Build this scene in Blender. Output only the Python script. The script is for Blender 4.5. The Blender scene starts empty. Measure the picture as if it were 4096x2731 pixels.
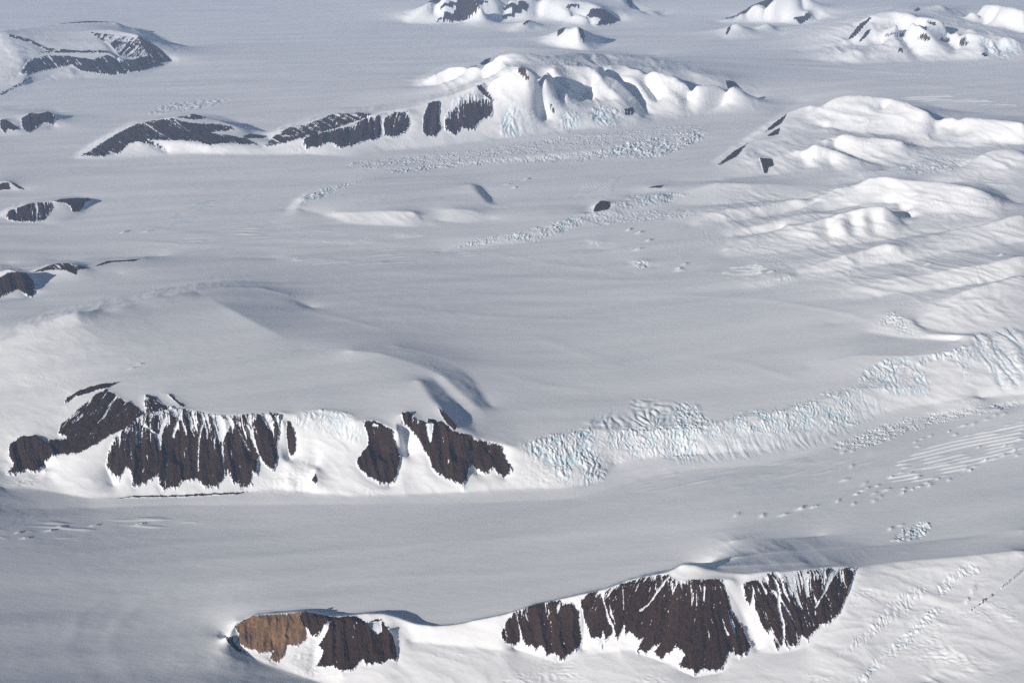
import bpy, math, time
import numpy as np
T0 = time.time()
R = math.radians
QUAL = 1.3                      # mesh density

# ------------------------------------------------------------------ camera, sky, sun, exposure
CAM_H = 8000.0
PITCH = R(23.0)
F_PX = 4944.0                   # focal length in pixels of the 4096 px wide photograph
SUN_EL, SUN_AZ = R(18.0), R(47.0)   # azimuth: from straight behind the camera round to its left
scene = bpy.context.scene
cam_d = bpy.data.cameras.new('camera')
cam = bpy.data.objects.new('camera', cam_d)
scene.collection.objects.link(cam)
cam.location = (0, 0, CAM_H)
cam.rotation_euler = (R(90) - PITCH, 0, 0)
cam_d.sensor_width = 36.0
cam_d.lens = 36.0 * F_PX / 4096.0
cam_d.clip_start = 10.0
cam_d.clip_end = 600000.0
scene.camera = cam

world = bpy.data.worlds.new('World')
scene.world = world
world.use_nodes = True
wn = world.node_tree.nodes; wl = world.node_tree.links
wn.clear()
wo = wn.new('ShaderNodeOutputWorld'); bg = wn.new('ShaderNodeBackground'); sky = wn.new('ShaderNodeTexSky')
sky.sky_type = 'NISHITA'; sky.sun_disc = False
sky.altitude = 3000.0
sky.sun_elevation = SUN_EL
SUN_DIR = (-math.sin(SUN_AZ) * math.cos(SUN_EL), -math.cos(SUN_AZ) * math.cos(SUN_EL), math.sin(SUN_EL))
sky.sun_rotation = math.atan2(SUN_DIR[0], SUN_DIR[1])
sky.dust_density = 0.6
bg.inputs['Strength'].default_value = 0.038
wl.new(sky.outputs[0], bg.inputs[0]); wl.new(bg.outputs[0], wo.inputs[0])

sun_d = bpy.data.lights.new('sun', 'SUN')
sun = bpy.data.objects.new('sun', sun_d)
scene.collection.objects.link(sun)
sun_d.energy = 5.0; sun_d.angle = R(0.5); sun_d.color = (1.0, 0.935, 0.86)
from mathutils import Vector
sun.rotation_euler = Vector(SUN_DIR).to_track_quat('Z', 'Y').to_euler()
sun.location = (-20000, -20000, 15000)

vs = scene.view_settings
vs.view_transform = 'Standard'; vs.look = 'None'; vs.exposure = 0.16; vs.gamma = 1.0
scene.cycles.max_bounces = 5; scene.cycles.diffuse_bounces = 3; scene.cycles.volume_bounces = 1
scene.cycles.use_denoising = False

# ------------------------------------------------------------------ projection of the place
CX, CY = 2048.0, 1365.5
SP, CP = math.sin(PITCH), math.cos(PITCH)
def project(x, y, z):
    d = y * CP + (CAM_H - z) * SP
    return CX + F_PX * x / d, CY - F_PX * (y * SP + (z - CAM_H) * CP) / d
def unproject(px, py, z):
    rx = (px - CX) / F_PX; ry = (CY - py) / F_PX
    dy = CP + ry * SP; dz = -SP + ry * CP
    t = (z - CAM_H) / dz
    return rx * t, dy * t

TILES = dict(A=(0, 0), B=(1400, 0), C=(2696, 0), D=(0, 700), E=(1400, 700), F=(2696, 700),
             G=(0, 1350), H=(1400, 1350), I=(2696, 1350), J=(0, 2031), K=(1400, 2031), L=(2696, 2031), N=None)
K_ = 1400.0 / 2352.0
def pts(s):
    """survey notes: a sheet letter, then x,y or x,y,height on that sheet"""
    out = []; t = None; z = 0.0
    for w in s.split():
        if w in TILES: t = w; continue
        v = [float(a) for a in w.split(',')]
        if len(v) == 3: z = v[2]
        if t == 'N': out.append((v[0], v[1], z))
        else: out.append((TILES[t][0] + v[0] * K_, TILES[t][1] + v[1] * K_, z))
    return np.array(out)

# ------------------------------------------------------------------ noise
def _hash(ix, iy, seed):
    h = (ix.astype(np.int64) * 374761393 + iy.astype(np.int64) * 668265263 + seed * 1442695041) & 0xffffffff
    h = ((h ^ (h >> 13)) * 1274126177) & 0xffffffff
    return (h ^ (h >> 16)) & 0xffffffff
def perlin(x, y, seed=0):
    fx = np.floor(x); fy = np.floor(y)
    ix = fx.astype(np.int64); iy = fy.astype(np.int64)
    dx = (x - fx).astype(np.float32); dy = (y - fy).astype(np.float32)
    u = dx * dx * dx * (dx * (dx * 6 - 15) + 10); v = dy * dy * dy * (dy * (dy * 6 - 15) + 10)
    def g(ax, ay, ddx, ddy):
        a = _hash(ax, ay, seed).astype(np.float32) * np.float32(2 * np.pi / 4294967296.0)
        return np.cos(a) * ddx + np.sin(a) * ddy
    a = g(ix, iy, dx, dy); b = g(ix + 1, iy, dx - 1, dy)
    c = g(ix, iy + 1, dx, dy - 1); d = g(ix + 1, iy + 1, dx - 1, dy - 1)
    return 1.5 * ((a + u * (b - a)) + v * ((c + u * (d - c)) - (a + u * (b - a))))
def fbm(x, y, octv, seed=0, gain=0.5):
    s = 0; a = 1.0
    for k in range(octv):
        s = s + a * perlin(x * 2 ** k + 17.3 * k, y * 2 ** k - 9.1 * k, seed + k * 31); a *= gain
    return s
def ridged(x, y, seed=0):
    return 1.0 - 2.0 * np.abs(perlin(x, y, seed))
def sstep(a, b, x):
    t = np.clip((x - a) / (b - a), 0, 1); return t * t * (3 - 2 * t)

# ------------------------------------------------------------------ the grid of ground points
NS = int(1500 * QUAL); NR = int(1500 * QUAL); EX = 40
s_in = np.linspace(-0.54, 0.54, NS)
ex = 0.54 + np.cumsum(0.0008 * 1.14 ** np.arange(1, EX + 1))
S = np.concatenate([-ex[::-1], s_in, ex]); NC = len(S)
dep = np.linspace(R(44.0), R(3.9), NR)
Yr = CAM_H / np.tan(dep)
far = Yr[-1] * np.cumprod(np.full(14, 1.045))
near = Yr[0] - np.cumsum(12 * 1.12 ** np.arange(1, 31))[::-1]
near = near[::-1][near[::-1] > 4000][::-1]
Yr = np.concatenate([near, Yr, far]); NRR = len(Yr)
Y = np.repeat(Yr[:, None], NC, 1); X = S[None, :] * Y
def col_of(s): return np.interp(s, S, np.arange(NC))
def row_of(y): return np.interp(y, Yr, np.arange(NRR))
print('grid', NRR, NC)

# ------------------------------------------------------------------ broad base heights of ice and land; edges tilted to darken left, brighten right
BASE = pts('''N 0,2731,600 500,2731,330 1000,2731,70 1800,2731,0 2600,2731,0 3400,2731,130 4096,2731,420
0,2500,590 500,2500,370 1000,2500,180 0,2280,510 600,2280,345 1200,2280,260 1800,2280,240 2500,2280,260 3100,2280,290 3600,2280,380 4096,2280,540
0,2080,430 600,2080,290 1200,2080,190 1800,2080,170 2400,2080,190 3000,2080,230 3600,2080,320 4096,2080,500
2400,1920,230 3000,1900,260 3600,1850,335 4096,1800,500
0,1620,780 350,1500,850 750,1500,890 1200,1500,880 1500,1550,820 1850,1600,680 2300,1600,560 2700,1560,510 3200,1450,590 3600,1420,690 4096,1250,880
0,1350,840 400,1280,930 900,1280,900 1400,1350,780 1800,1350,690 2300,1350,600 2900,1300,620 3500,1250,700
0,1150,600 400,1130,660 900,1130,680 1400,1200,680 1900,1200,620 2400,1200,620 3000,1150,660 3600,1100,840 4096,1100,1080
0,950,380 500,980,400 1000,980,430 1500,1000,450 2000,980,470 2500,980,520 3000,950,600 3600,900,800 4096,900,1060
0,780,330 500,780,350 1000,780,380 1500,800,420 2000,800,460 2500,760,520 3000,780,560 3600,750,730 4096,750,960
0,640,320 500,640,330 1000,640,350 1500,600,370 2000,600,390 2500,560,420 3000,620,500 3600,620,640 4096,620,850
0,450,360 500,450,340 1000,450,340 1500,400,350 2000,400,380 2500,400,400 3000,400,420 3600,450,540 4096,450,820
0,300,380 500,300,330 1000,300,320 1500,300,330 2000,250,340 2500,250,350 3000,250,370 3600,280,520 4096,280,820
0,100,330 1000,100,300 2000,100,320 3000,100,360 4096,100,800 0,-60,300 2000,-60,320 4096,-60,800''')
bx, by = unproject(BASE[:, 0], BASE[:, 1], BASE[:, 2])
bpx, bpy_ = project(bx, by, 400.0)
def base_h(x, y):
    px, py = project(x, y, 400.0)
    px = np.clip(px, -300, 4400); py = np.clip(py, -150, 2900)
    num = 0.0; den = 1e-12
    for cx, cy, cz in zip(bpx, bpy_, BASE[:, 2]):
        sy = 70 + 0.035 * max(cy, 0)
        w = np.exp(-((px - cx) / 330) ** 2 - ((py - cy) / sy) ** 2)
        num = num + w * cz; den = den + w
    return num / den
cs = 6                                    # evaluated coarsely, then interpolated
ri = np.unique(np.concatenate([np.arange(0, NRR, cs), [NRR - 1]])); ci = np.unique(np.concatenate([np.arange(0, NC, cs), [NC - 1]]))
bc = base_h(X[np.ix_(ri, ci)], Y[np.ix_(ri, ci)])
tmp = np.array([np.interp(np.arange(NC), ci, r) for r in bc])
BH = np.array([np.interp(np.arange(NRR), ri, tmp[:, j]) for j in range(NC)]).T
def base_at(x, y):
    r = row_of(y); c = col_of(x / y)
    r0 = np.clip(r.astype(int), 0, NRR - 2); c0 = np.clip(c.astype(int), 0, NC - 2)
    fr = r - r0; fc = c - c0
    return (BH[r0, c0] * (1 - fr) * (1 - fc) + BH[r0 + 1, c0] * fr * (1 - fc) + BH[r0, c0 + 1] * (1 - fr) * fc + BH[r0 + 1, c0 + 1] * fr * fc)
print('base', time.time() - T0)

# ------------------------------------------------------------------ survey lines: crests, spurs and feet
CW = np.zeros((NRR, NC)); CV = np.zeros((NRR, NC))
def line(s, absolute=False, sc=1.0, dy=0.0):
    p = pts(s)
    for a, b in zip(p[:-1], p[1:]):
        n = max(2, int(math.hypot(b[0] - a[0], b[1] - a[1]) / 0.8))
        t = np.linspace(0, 1, n)
        px = a[0] + (b[0] - a[0]) * t; py = a[1] + (b[1] - a[1]) * t + dy; rz = a[2] + (b[2] - a[2]) * t
        if not absolute: rz = sc * rz * np.interp(py, [0, 250, 450, 650, 800, 1300], [2.4, 2.1, 1.8, 1.5, 1.15, 1.0])
        elif py.mean() < 2115: rz = rz + 170 - 60 * (rz > 300)
        z = rz if absolute else rz + 400.0
        for k in range(5):
            x, y = unproject(px, py, z)
            if not absolute: z = 0.5 * z + 0.5 * (rz + base_at(x, y))
        x, y = unproject(px, py, z)
        rf = row_of(y); cf = col_of(x / y); r = np.floor(rf).astype(int); c = np.floor(cf).astype(int)
        ok = (r > 0) & (r < NRR - 2) & (c > 0) & (c < NC - 2)
        for dr in (0, 1):
            for dc in (0, 1):
                w = (np.abs(1 - dr - (rf - r)) * np.abs(1 - dc - (cf - c)))[ok]
                np.add.at(CW, (r[ok] + dr, c[ok] + dc), w); np.add.at(CV, (r[ok] + dr, c[ok] + dc), w * z[ok])
def crest(s, back=None, absolute=False):
    line(s, absolute)
    if back is not None:                       # the foot of the far side, just out of sight behind the crest
        p = pts(s); q = 'N ' + ' '.join('%f,%f,%f' % (a[0], a[1] - 5, back) for a in p)
        line(q, True)

def rib(s, drop=45.0, dx=26.0, dy=-12.0, sc=1.0):
    # a spur with a lit near side and a steep far side
    line(s, sc=sc); p = pts(s)
    line('N ' + ' '.join('%f,%f,%f' % (a[0] + dx * K_ * (.4 + .6 * min(1, a[2] / 200)), a[1] + dy * K_, max(a[2] - drop * min(1.0, a[2] / 150), -5)) for a in p), sc=sc)

# --- nearest ridge
crest('J 1516,880,175 1590,775,270 1720,722,350 2030,697,375 2240,730,370 2352,722,370 K 130,712,370 240,715,370 330,740,355 440,780,330 560,795,310 700,785,310 820,760,330 1000,725,370 1120,690,405 1240,650,445 1420,610,500 1600,570,560 1720,545,610 1880,480,680 2030,450,720 2150,425,750 2230,380,790 L 60,378,800 150,385,790 230,410,750', back=285, absolute=True)
line('L 230,410,750 330,430,730 500,440,710 660,425,690 740,430,680 900,410,655 1060,392,620 1230,400,570 1330,385,550 1500,362,540 1700,345,540 1950,325,550 2200,300,580 2352,290,600', True)
line('L 330,390,700 400,388,688 640,377,655 900,369,620', True); line('L 420,330,600 640,305,570 1000,275,510 1330,250,460 1700,220,460 2000,190,485 2352,150,540', True); line('L 400,220,420 640,205,410 1000,190,390', True)
line('K 2165,480,715 2260,492,715 L 170,483,720 330,476,715 400,480,700', True)
line('J 1516,892,165 1600,965,120 1700,1010,90 1820,1060,60 1950,1100,30 2100,1150,0 2352,1230,-30', True)
line('K 0,1230,-40 500,1260,-60 1000,1290,-60 1500,1330,-60 2177,1400,-60 L 500,1400,-60 1000,1430,-40 1500,1450,130 2352,1420,380', True)
line('K 320,1045,90 330,900,200 260,800,370', True)                 # right edge of the second knob
line('K 400,900,180 700,930,140 1000,960,110', True)                # bowl between the knobs
line('K 1100,945,100 1400,1050,60 1650,985,120 1900,960,140 2100,1040,100 L 140,1140,30 320,1110,50 520,970,140 700,985,130 900,940,160', True)
line('L 1230,410,565 1180,600,430 1080,780,290 920,930,170', True)
line('L 1230,1176,70 1400,980,150 1600,760,270 1800,560,400 2000,400,500', True)
line('L 1700,1176,120 2000,900,290 2352,640,460', True)
# spurs and hollows of the near wall
line('K 1405,1045,60 1420,850,230 1440,640,480', True); line('L 140,1140,30 100,850,310 120,600,580', True)
line('K 1565,960,110 1575,800,270 1545,640,500', True); line('L 560,960,120 470,740,350 370,560,600', True)
line('K 1115,945,100 1110,850,210 1125,700,385', True)
line('J 2300,1120,50 2330,900,210 2352,730,395', True); line('J 2100,1080,30 2120,960,110 2200,760,360', True)
line('J 1860,1050,60 1830,900,160 1800,770,320', True)
# --- middle massif: wall crest and foot
line('G 30,910,330 70,790,440 130,670,560 240,655,590 300,700,560 370,790,480', True)
line('G 370,790,470 520,785,490 700,700,590 800,640,650 880,575,720 940,530,760 1090,497,785 1250,475,800 1330,500,785 1460,522,780 1700,517,780 1880,503,780 1960,520,760 2060,492,770 2180,487,770 2352,512,750 H 30,560,730 90,553,725 180,560,715 250,590,690 330,630,660 350,520,735 400,500,740 450,553,710 520,575,690 560,550,700 620,565,680 690,632,620 790,655,575 870,692,530 960,702,495 1060,732,450 1110,745,430 1200,712,430 1350,665,440 1500,640,435 1700,618,420 1900,625,385 2100,622,372 2352,618,370 I 60,610,370 200,598,375 300,575,385 430,545,395 700,500,415 900,450,430 1100,385,455 1240,338,465 1500,340,430 1720,342,395', True)
line('G 0,1010,220 230,1020,160 400,1050,110 600,1085,70 900,1070,60 1200,1065,50 1500,1055,50 1700,1035,50 1850,1020,60 2050,1040,40 2200,1055,40 2352,1070,30 H 300,1060,20 600,1045,20 760,1040,20 1000,1020,30 1200,1010,30 1450,1010,40 1700,960,60 1780,850,90 2000,810,110 2352,790,110 I 0,800,90 300,780,110 700,745,120 1000,640,150 1300,530,180 1500,480,200 1750,445,210 2000,410,290 2352,385,370', True)
line('G 0,1160,230 250,1155,140 600,1150,55 1200,1130,30 2352,1120,15 H 1000,1100,10 1500,1080,20 2000,930,60 2352,880,75 I 700,850,90 1300,640,140 1750,520,170 2352,450,350', True)
line('G 390,670,560 440,560,650 560,440,740 720,345,810 830,420,790 975,522,765', True)     # dark shoulder
line('G 440,440,700 500,380,750 700,312,800 810,293,810', True)
line('G 985,530,765 1115,370,815 1250,465,795', True)
line('G 300,880,310 330,960,190', True); line('G 715,900,240 760,1000,110', True)
line('G 1690,1020,70 1700,800,360 1720,560,740', True)
line('G 1190,1045,70 1180,800,370 1200,560,740', True)
line('G 1950,1000,110 1940,800,335 1900,560,730', True)
line('G 2130,1000,130 2110,750,440 2100,560,700', True)
line('H 265,1000,70 210,800,350 160,600,665', True); line('H 420,960,120 380,800,320 345,640,560', True)
line('H 765,1010,70 720,860,250 680,650,590', True); line('H 1040,950,90 960,830,240 880,710,490', True)
line('H 850,920,110 830,820,260 800,700,520', True)
pass
# cast-shadow peak and rolling snow right of it
line('H 460,290,775 520,370,765 590,455,750 650,515,715 720,600,640', True)
line('H 560,280,710 700,420,640 800,560,575 850,640,550', True)
line('H 0,90,810 200,110,790 450,190,750 620,260,720 720,350,670 830,460,610', True)
line('H 300,60,740 500,110,700 700,180,655 830,290,600 950,460,540', True)
# middle-left snow hill
line('D -20,1120,120 200,1060,180 350,990,230 510,922,280 700,905,190 800,888,200 900,858,180 1080,828,190 1190,797,200 1330,772,180 1500,752,160 1750,757,110 1900,800,80 2100,900,0')
line('D 510,930,280 560,1010,200 660,1090,150')
line('D -20,1000,0 200,960,0 350,900,0 600,850,0 900,800,0 1200,740,0 1500,700,0 1900,720,0')
line('D 1330,790,165 1500,880,130 1800,1040,100 2050,1176,70')
# left valley rocks
crest('D -30,660,220 60,632,260 130,655,240 200,690,120 240,750,0'); line('D -30,600,0 60,590,0 160,640,0')
line('D -30,850,20 60,830,20 180,835,0 245,790,0')
crest('D 205,655,20 370,597,130 480,594,150 600,625,60 720,580,80 860,573,80 950,562,70 1100,555,40 1500,550,20 1860,562,0')
line('D 215,640,0 370,575,0 480,572,0 620,600,0 860,555,0 1100,545,0')
line('D 250,720,20 400,720,20 600,700,10 800,660,0')
crest('D -10,285,0 60,237,70 200,190,120 340,179,140 450,160,150 550,160,130 620,168,20')
line('D 0,325,0 150,325,0 280,325,0 430,355,0 500,290,0 560,265,0 620,185,0'); line('D -10,260,0 60,215,0 200,168,0 450,140,0 620,150,0')
line('D -30,40,80 60,45,80 160,98,0'); line('D -30,110,0 120,105,0')
# central rises
line('D 1850,370,0 1960,280,25 2010,215,60 2060,150,75 2200,102,60 2352,72,50 E 200,25,30'); line('D 1930,240,0 1990,160,0 2060,110,0 2200,75,0 2352,50,0')
line('D 2010,230,30 2150,260,15 2352,330,0')
line('E -100,250,40 0,250,60 150,243,75 300,240,100 430,247,95 480,290,30', sc=1.5); line('E -150,330,0 0,330,0 300,345,0 450,352,0 530,335,0')
line('E 550,238,50 700,226,75 820,236,60 900,265,30', sc=1.4); line('E 600,310,0 800,325,0 950,300,0')
line('E 810,60,60 850,110,80 900,165,60 940,220,20'); line('E 870,70,-10 920,130,-20 970,200,-10')
line('E 600,515,0 800,445,25 1000,415,35 1200,370,45 1400,315,60 1550,272,60 1740,235,60 1850,190,60 2100,130,50', sc=1.5); line('B 500,1112,0 700,1088,14 1100,1058,24 1500,1025,28 1900,965,36 2200,905,34 C 200,875,20', sc=1.3); line('B 500,1135,0 700,1118,0 1100,1092,0 1500,1065,0 1900,1020,0 2200,975,0 C 240,930,0'); line('E 700,520,0 1000,470,0 1250,450,0 1400,400,0 1700,310,0 1900,250,0 2200,190,0')
crest('E 1632,250,30 1645,205,80 1690,173,110 1735,181,90 1750,215,60'); line('E 1625,262,0 1660,262,10 1700,260,20')
line('E 1610,240,0 1630,190,0 1680,150,0 1760,160,10')
line('E 1960,98,20 2040,72,50 2110,68,40'); line('E 1900,140,0 2100,110,0')
line('E 1600,455,0 1640,445,30 1690,447,30 1720,470,0'); line('E 1600,500,0 1720,500,0')
line('E 1880,600,10 1940,572,60 2010,585,50 2050,620,10'); line('E 1880,660,0 2050,690,0')
# --- top left table mountain
line('A -60,230,420 30,208,440 100,202,400 220,190,380 400,162,350 600,142,340 780,150,300', sc=.7)
line('A -60,200,0 100,180,0 400,140,0 600,120,0 800,130,0 1000,160,0', sc=.7)
line('A 30,215,440 90,300,330 150,400,220 190,470,130 130,560,60', sc=.7)
line('A 630,205,380 740,200,400 850,222,430 930,240,440 1000,285,330 1060,330,230 1110,375,120 1155,418,0', sc=.7)
line('A 640,160,0 800,180,0 940,190,0 1080,250,0 1200,320,0', sc=.7)
line('A 200,360,250 330,345,250 500,355,250 720,350,250 800,390,180', sc=.7)
line('A 640,210,380 700,300,300 790,400,140 860,500,20', sc=.7)
line('A 930,240,440 900,340,230 1000,440,30', sc=.7); line('A 800,290,330 860,390,130', sc=.7)
line('A -60,720,0 60,690,0 200,560,10 400,520,10 760,535,0 900,525,0 1060,475,0 1150,425,0', sc=.7)
crest('A -20,815,80 30,798,130 90,840,80 145,870,30 150,800,110 200,765,140 260,765,150 320,750,150 365,765,120 380,800,30')
line('A -20,720,20 100,730,10 300,715,10 400,760,0', sc=.7); line('A -20,920,0 150,910,0 220,905,0 370,855,0', sc=.7)
# --- long dark spur and snow peaks (centre top)
crest('A 505,1062,0 600,1015,50 700,947,110 800,888,170 900,838,220 1000,812,250 1100,795,270 1160,787,290 1300,765,280 1420,795,230 1570,850,180 1700,897,90 1790,912,70 1810,943,70 1930,862,180 2080,828,240 2250,760,310 2352,765,320 B 60,757,330 150,768,340 300,738,360 500,702,400 620,650,460 700,640,470 850,575,560 930,538,600 1130,458,740')
line('A 505,1040,0 700,915,0 900,805,0 1160,755,0 1420,760,0 1570,810,0 1700,860,0 1810,900,0 1930,830,0 2250,725,0 B 60,725,0 300,700,40 500,660,80 620,620,120 800,560,200')
line('A 505,1072,0 800,1072,0 1100,1042,0 1300,1035,0 1600,1040,0 1800,1045,0 2050,1040,0 2352,1060,0 B 300,1010,0 600,985,0 900,950,0 1100,925,0 1300,900,0 1450,878,0 1700,865,0 1950,835,0 2150,795,0 2352,765,0 C 150,775,0 300,730,0 480,690,0 530,665,0')
line('A 770,1040,20 870,965,120 940,958,140 1000,975,110 1125,1028,0'); line('A 985,940,160 1200,945,150 1400,975,110 1600,970,100 1760,988,60 1900,960,110 2040,930,160 2250,868,220 2352,845,240 B 120,790,290 215,768,320 320,748,350 400,745,370')
line('A 850,870,185 1000,930,170 1100,940,160')
line('B 430,562,0 540,530,120 680,446,280 760,446,320 870,428,430 950,386,520 1080,355,580 1230,356,560 1330,386,480 1500,357,400 1620,372,300 1800,378,150 2050,388,20')
line('B 430,530,0 680,415,0 870,390,0 1080,325,50 1230,325,60 1500,335,50 1800,355,20 2050,370,0')
line('B 850,480,260 1000,450,430 1120,448,600 1180,462,740'); line('B 450,590,0 700,560,50 850,550,150 1000,520,350')
line('B 1180,462,740 1260,500,680 1400,445,560 1640,468,520 1800,440,440 1970,468,450 2200,520,400 C 170,560,370 360,540,380 450,600,250 525,662,0')
line('B 1500,400,380 1800,400,250 2100,440,250 2352,500,280 C 360,510,200')
rib('B 850,572,560 900,620,480 990,705,250 1040,765,110', 60)
line('B 1150,530,560 1200,640,320 1250,740,150 1290,850,30')
line('B 1200,480,720 1240,570,520 1290,640,360 1340,720,200 1400,800,50'); line('B 1300,560,420 1380,680,200 1420,740,90')
rib('B 1265,505,670 1380,580,500 1500,660,300 1600,725,110', 40)
line('B 1400,520,500 1500,590,380 1620,690,220'); line('B 1560,500,480 1640,580,380 1760,690,200'); line('B 1760,520,440 1870,610,300 1960,700,140')
rib('B 1650,475,510 1680,545,440 1750,610,340 1850,690,210 1920,760,90 2000,800,0', 95, 40, -20)
rib('B 1970,472,440 2060,535,360 2130,600,280 2220,690,140 2270,750,20', 85, 38, -18); rib('B 1870,520,380 1940,570,300 1990,640,210 2060,720,80', 40); rib('B 2100,500,400 2180,560,300 2270,640,170 2340,720,20', 45)
rib('C 10,540,380 90,600,250 190,690,20', 55)
rib('C 130,555,380 210,630,210 290,700,20', 50); rib('C 250,555,370 310,620,210 400,690,10', 50)
crest('B 1300,268,10 1340,240,70 1440,183,230 1530,180,330 1580,205,210 1690,265,0'); line('B 1530,180,330 1560,240,190 1590,290,80 1640,325,0')
line('B 1260,285,0 1380,315,0 1560,345,0 1650,335,0 1720,280,0'); line('B 1300,240,0 1440,155,0 1530,150,0 1620,170,0 1700,240,0'); line('B 1460,190,200 1500,280,40')
line('B 1050,215,0 1120,175,70 1190,137,150 1220,137,120 1260,170,10'); line('B 1080,230,0 1250,200,0')
line('B 360,152,0 430,100,130 540,5,330 620,-20,380 900,-30,420 1300,-30,380 1600,15,280 1700,58,230 1750,90,150 1815,143,0')
line('B 370,160,0 700,160,0 900,158,0 1100,150,0 1350,135,20 1500,165,20 1650,183,0 1820,150,0')
line('B 640,-10,380 590,60,180 560,120,60'); line('B 880,-10,420 840,60,220 760,145,20'); line('B 1150,0,330 1080,70,140 1020,125,40')
line('B 1440,75,180 1600,90,190 1690,60,230'); line('B 980,30,200 960,110,50'); line('B 1280,60,150 1250,120,40')
line('B 1700,60,230 1690,130,90 1660,175,10')
line('B 1840,-20,250 1890,60,110 2000,60,120 2050,60,130 2095,105,0'); line('B 1860,80,0 2000,110,0 2100,110,0')
line('C 290,150,0 420,103,120 530,33,270 650,-10,380 900,-40,420'); line('C 800,60,130 905,83,180 930,120,90 945,150,0'); line('C 300,158,0 540,150,0 720,155,0 850,178,0 940,160,0')
crest('C 325,262,0 370,182,110 430,153,200 480,190,110 555,217,0'); line('C 570,195,60 640,150,150 670,195,50 690,215,0'); line('C 320,280,0 480,275,0 640,260,0 720,245,0'); line('C 330,200,0 430,128,0 560,170,0 640,125,0')
# --- right upper massif
line('C 850,352,0 1000,292,70 1150,230,180 1250,150,300 1330,107,380 1400,85,410 1550,85,430 1620,112,450 1700,120,430 1850,150,370 1950,190,330 2050,232,280 2200,252,210 2290,272,160 2360,335,40')
line('C 1340,80,200 1560,60,250 1700,80,220 1900,120,150 2100,180,100 2352,230,50')
rib('C 1605,118,450 1690,205,330 1750,268,230 1890,375,10', 110, 45, -16)
rib('C 1450,180,330 1500,272,210 1560,342,90 1640,402,0', 50); line('C 1310,130,350 1240,230,220 1160,280,120')
line('C 940,398,10 1100,355,80 1220,340,130 1265,355,110 1300,405,10'); line('C 1000,330,40 1200,320,60 1330,310,130')
line('C 930,410,0 1240,432,0 1560,418,0 1900,408,0 2100,402,0 2352,405,0')
line('C 1330,107,380 1290,190,240 1200,300,50'); line('C 1500,150,400 1425,240,230 1390,330,50'); line('C 1560,200,230 1630,310,50'); line('C 1850,150,370 1880,230,220 1960,330,30'); line('C 1790,200,240 1870,300,50')
rib('C 1970,200,310 2060,300,160 2120,395,0', 60); rib('C 2110,250,230 2180,380,10', 50)
line('C 1640,45,150 1800,38,260 1850,90,140'); line('C 2000,60,300 2060,120,180 2150,180,60'); line('C 2050,30,330 2110,30,360 2352,75,360'); line('C 1900,60,120 2000,150,40 2100,200,20')
line('C 1330,100,300 1450,60,260 1620,30,180')
# --- right middle massif
line('C 285,1112,20 400,1022,60 500,958,90 600,892,120 680,820,180 765,758,240 860,720,290 920,708,310 960,726,290 1010,710,340 1100,652,420 1180,640,440 1400,660,410 1560,690,400 1700,738,370 1760,772,300 1850,790,260 1930,790,270 2060,800,270 2352,830,290', sc=1.08)
line('C 240,1100,0 480,930,0 600,850,0 750,730,0 850,690,0 960,690,20 1100,620,50 1180,610,60 1400,625,60 1700,700,60 1850,740,50 2352,780,50', sc=1.08)
line('C 960,740,290 1010,800,230 1080,880,150', sc=1.08); line('C 1400,670,400 1410,780,220', sc=1.08); line('C 1760,775,300 1800,850,150 1850,920,100', sc=1.08); line('C 1930,800,270 1960,880,150 2020,930,110', sc=1.08)
line('C 1730,830,130 1760,920,90', sc=1.08); line('C 1900,830,140 1930,930,100', sc=1.08)
line('C 1000,870,130 1150,885,120 1300,905,110 1500,920,100 1750,950,80 1950,960,70 2352,975,70', sc=1.08)
line('C 960,960,150 1050,930,210 1140,905,240 1300,930,220 1530,953,210 1575,1000,120', sc=1.08); line('C 1050,990,70 1200,1060,40 1400,1110,20 1500,1130,0 1590,1100,0', sc=1.08); line('C 1600,960,70 1700,1000,30 2000,1000,30', sc=1.08)
line('C 500,1045,90 700,1055,130 850,1012,190 950,976,270 1030,1000,220 1100,1022,180 1300,1100,60 1450,1160,0', sc=1.08); line('C 950,980,270 970,1060,140 975,1130,50', sc=1.08); line('C 870,1060,90 890,1140,30', sc=1.08); line('C 1050,1100,50 1100,1160,10', sc=1.08)
line('C 570,1062,120 640,1062,130', sc=1.08); line('C 560,1176,20 700,1176,20 F 0,40,0 300,35,0', sc=1.08)
line('C 900,740,250 850,850,180 700,960,120', sc=1.08)
line('C 1920,1140,20 2000,1090,120 2060,1052,190 2150,1012,240 2280,1010,260 2352,1050,240', sc=1.08); line('F 1700,60,30 1900,50,40 2050,60,60 2352,70,60', sc=1.08)
# --- right lower hills
line('F -60,180,0 0,150,20 130,100,60 300,57,110 450,62,110 700,67,80 900,87,40 1060,97,20', sc=1.14); line('F 0,200,0 400,205,0 800,165,0 920,165,0', sc=1.14)
line('F 105,337,0 230,270,70 340,236,100 600,216,100 760,172,120 860,166,120 935,178,50', sc=1.14); line('F 110,350,0 450,310,0 800,240,0 940,200,20', sc=1.14)
line('F 940,178,60 1090,97,170 1220,82,250 1300,17,350 1420,12,360 1600,42,340 1800,47,340 2000,77,330 2100,132,230 2225,242,40', sc=1.14)
line('F 1060,80,0 1200,50,20 1300,-20,60 1500,-30,80 2000,20,60 2200,120,20 2300,200,0', sc=1.14); line('F 1000,250,60 1200,215,90 1500,230,130 1800,260,90 2100,290,30', sc=1.14)
line('F 1640,130,280 1650,220,130', sc=1.14); line('F 1420,90,260 1500,200,150', sc=1.14)
line('F 370,418,0 500,357,70 620,346,90 780,287,130 900,267,130 1100,262,130', sc=1.14); line('F 380,428,0 600,398,0 720,375,10', sc=1.14)
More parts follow.
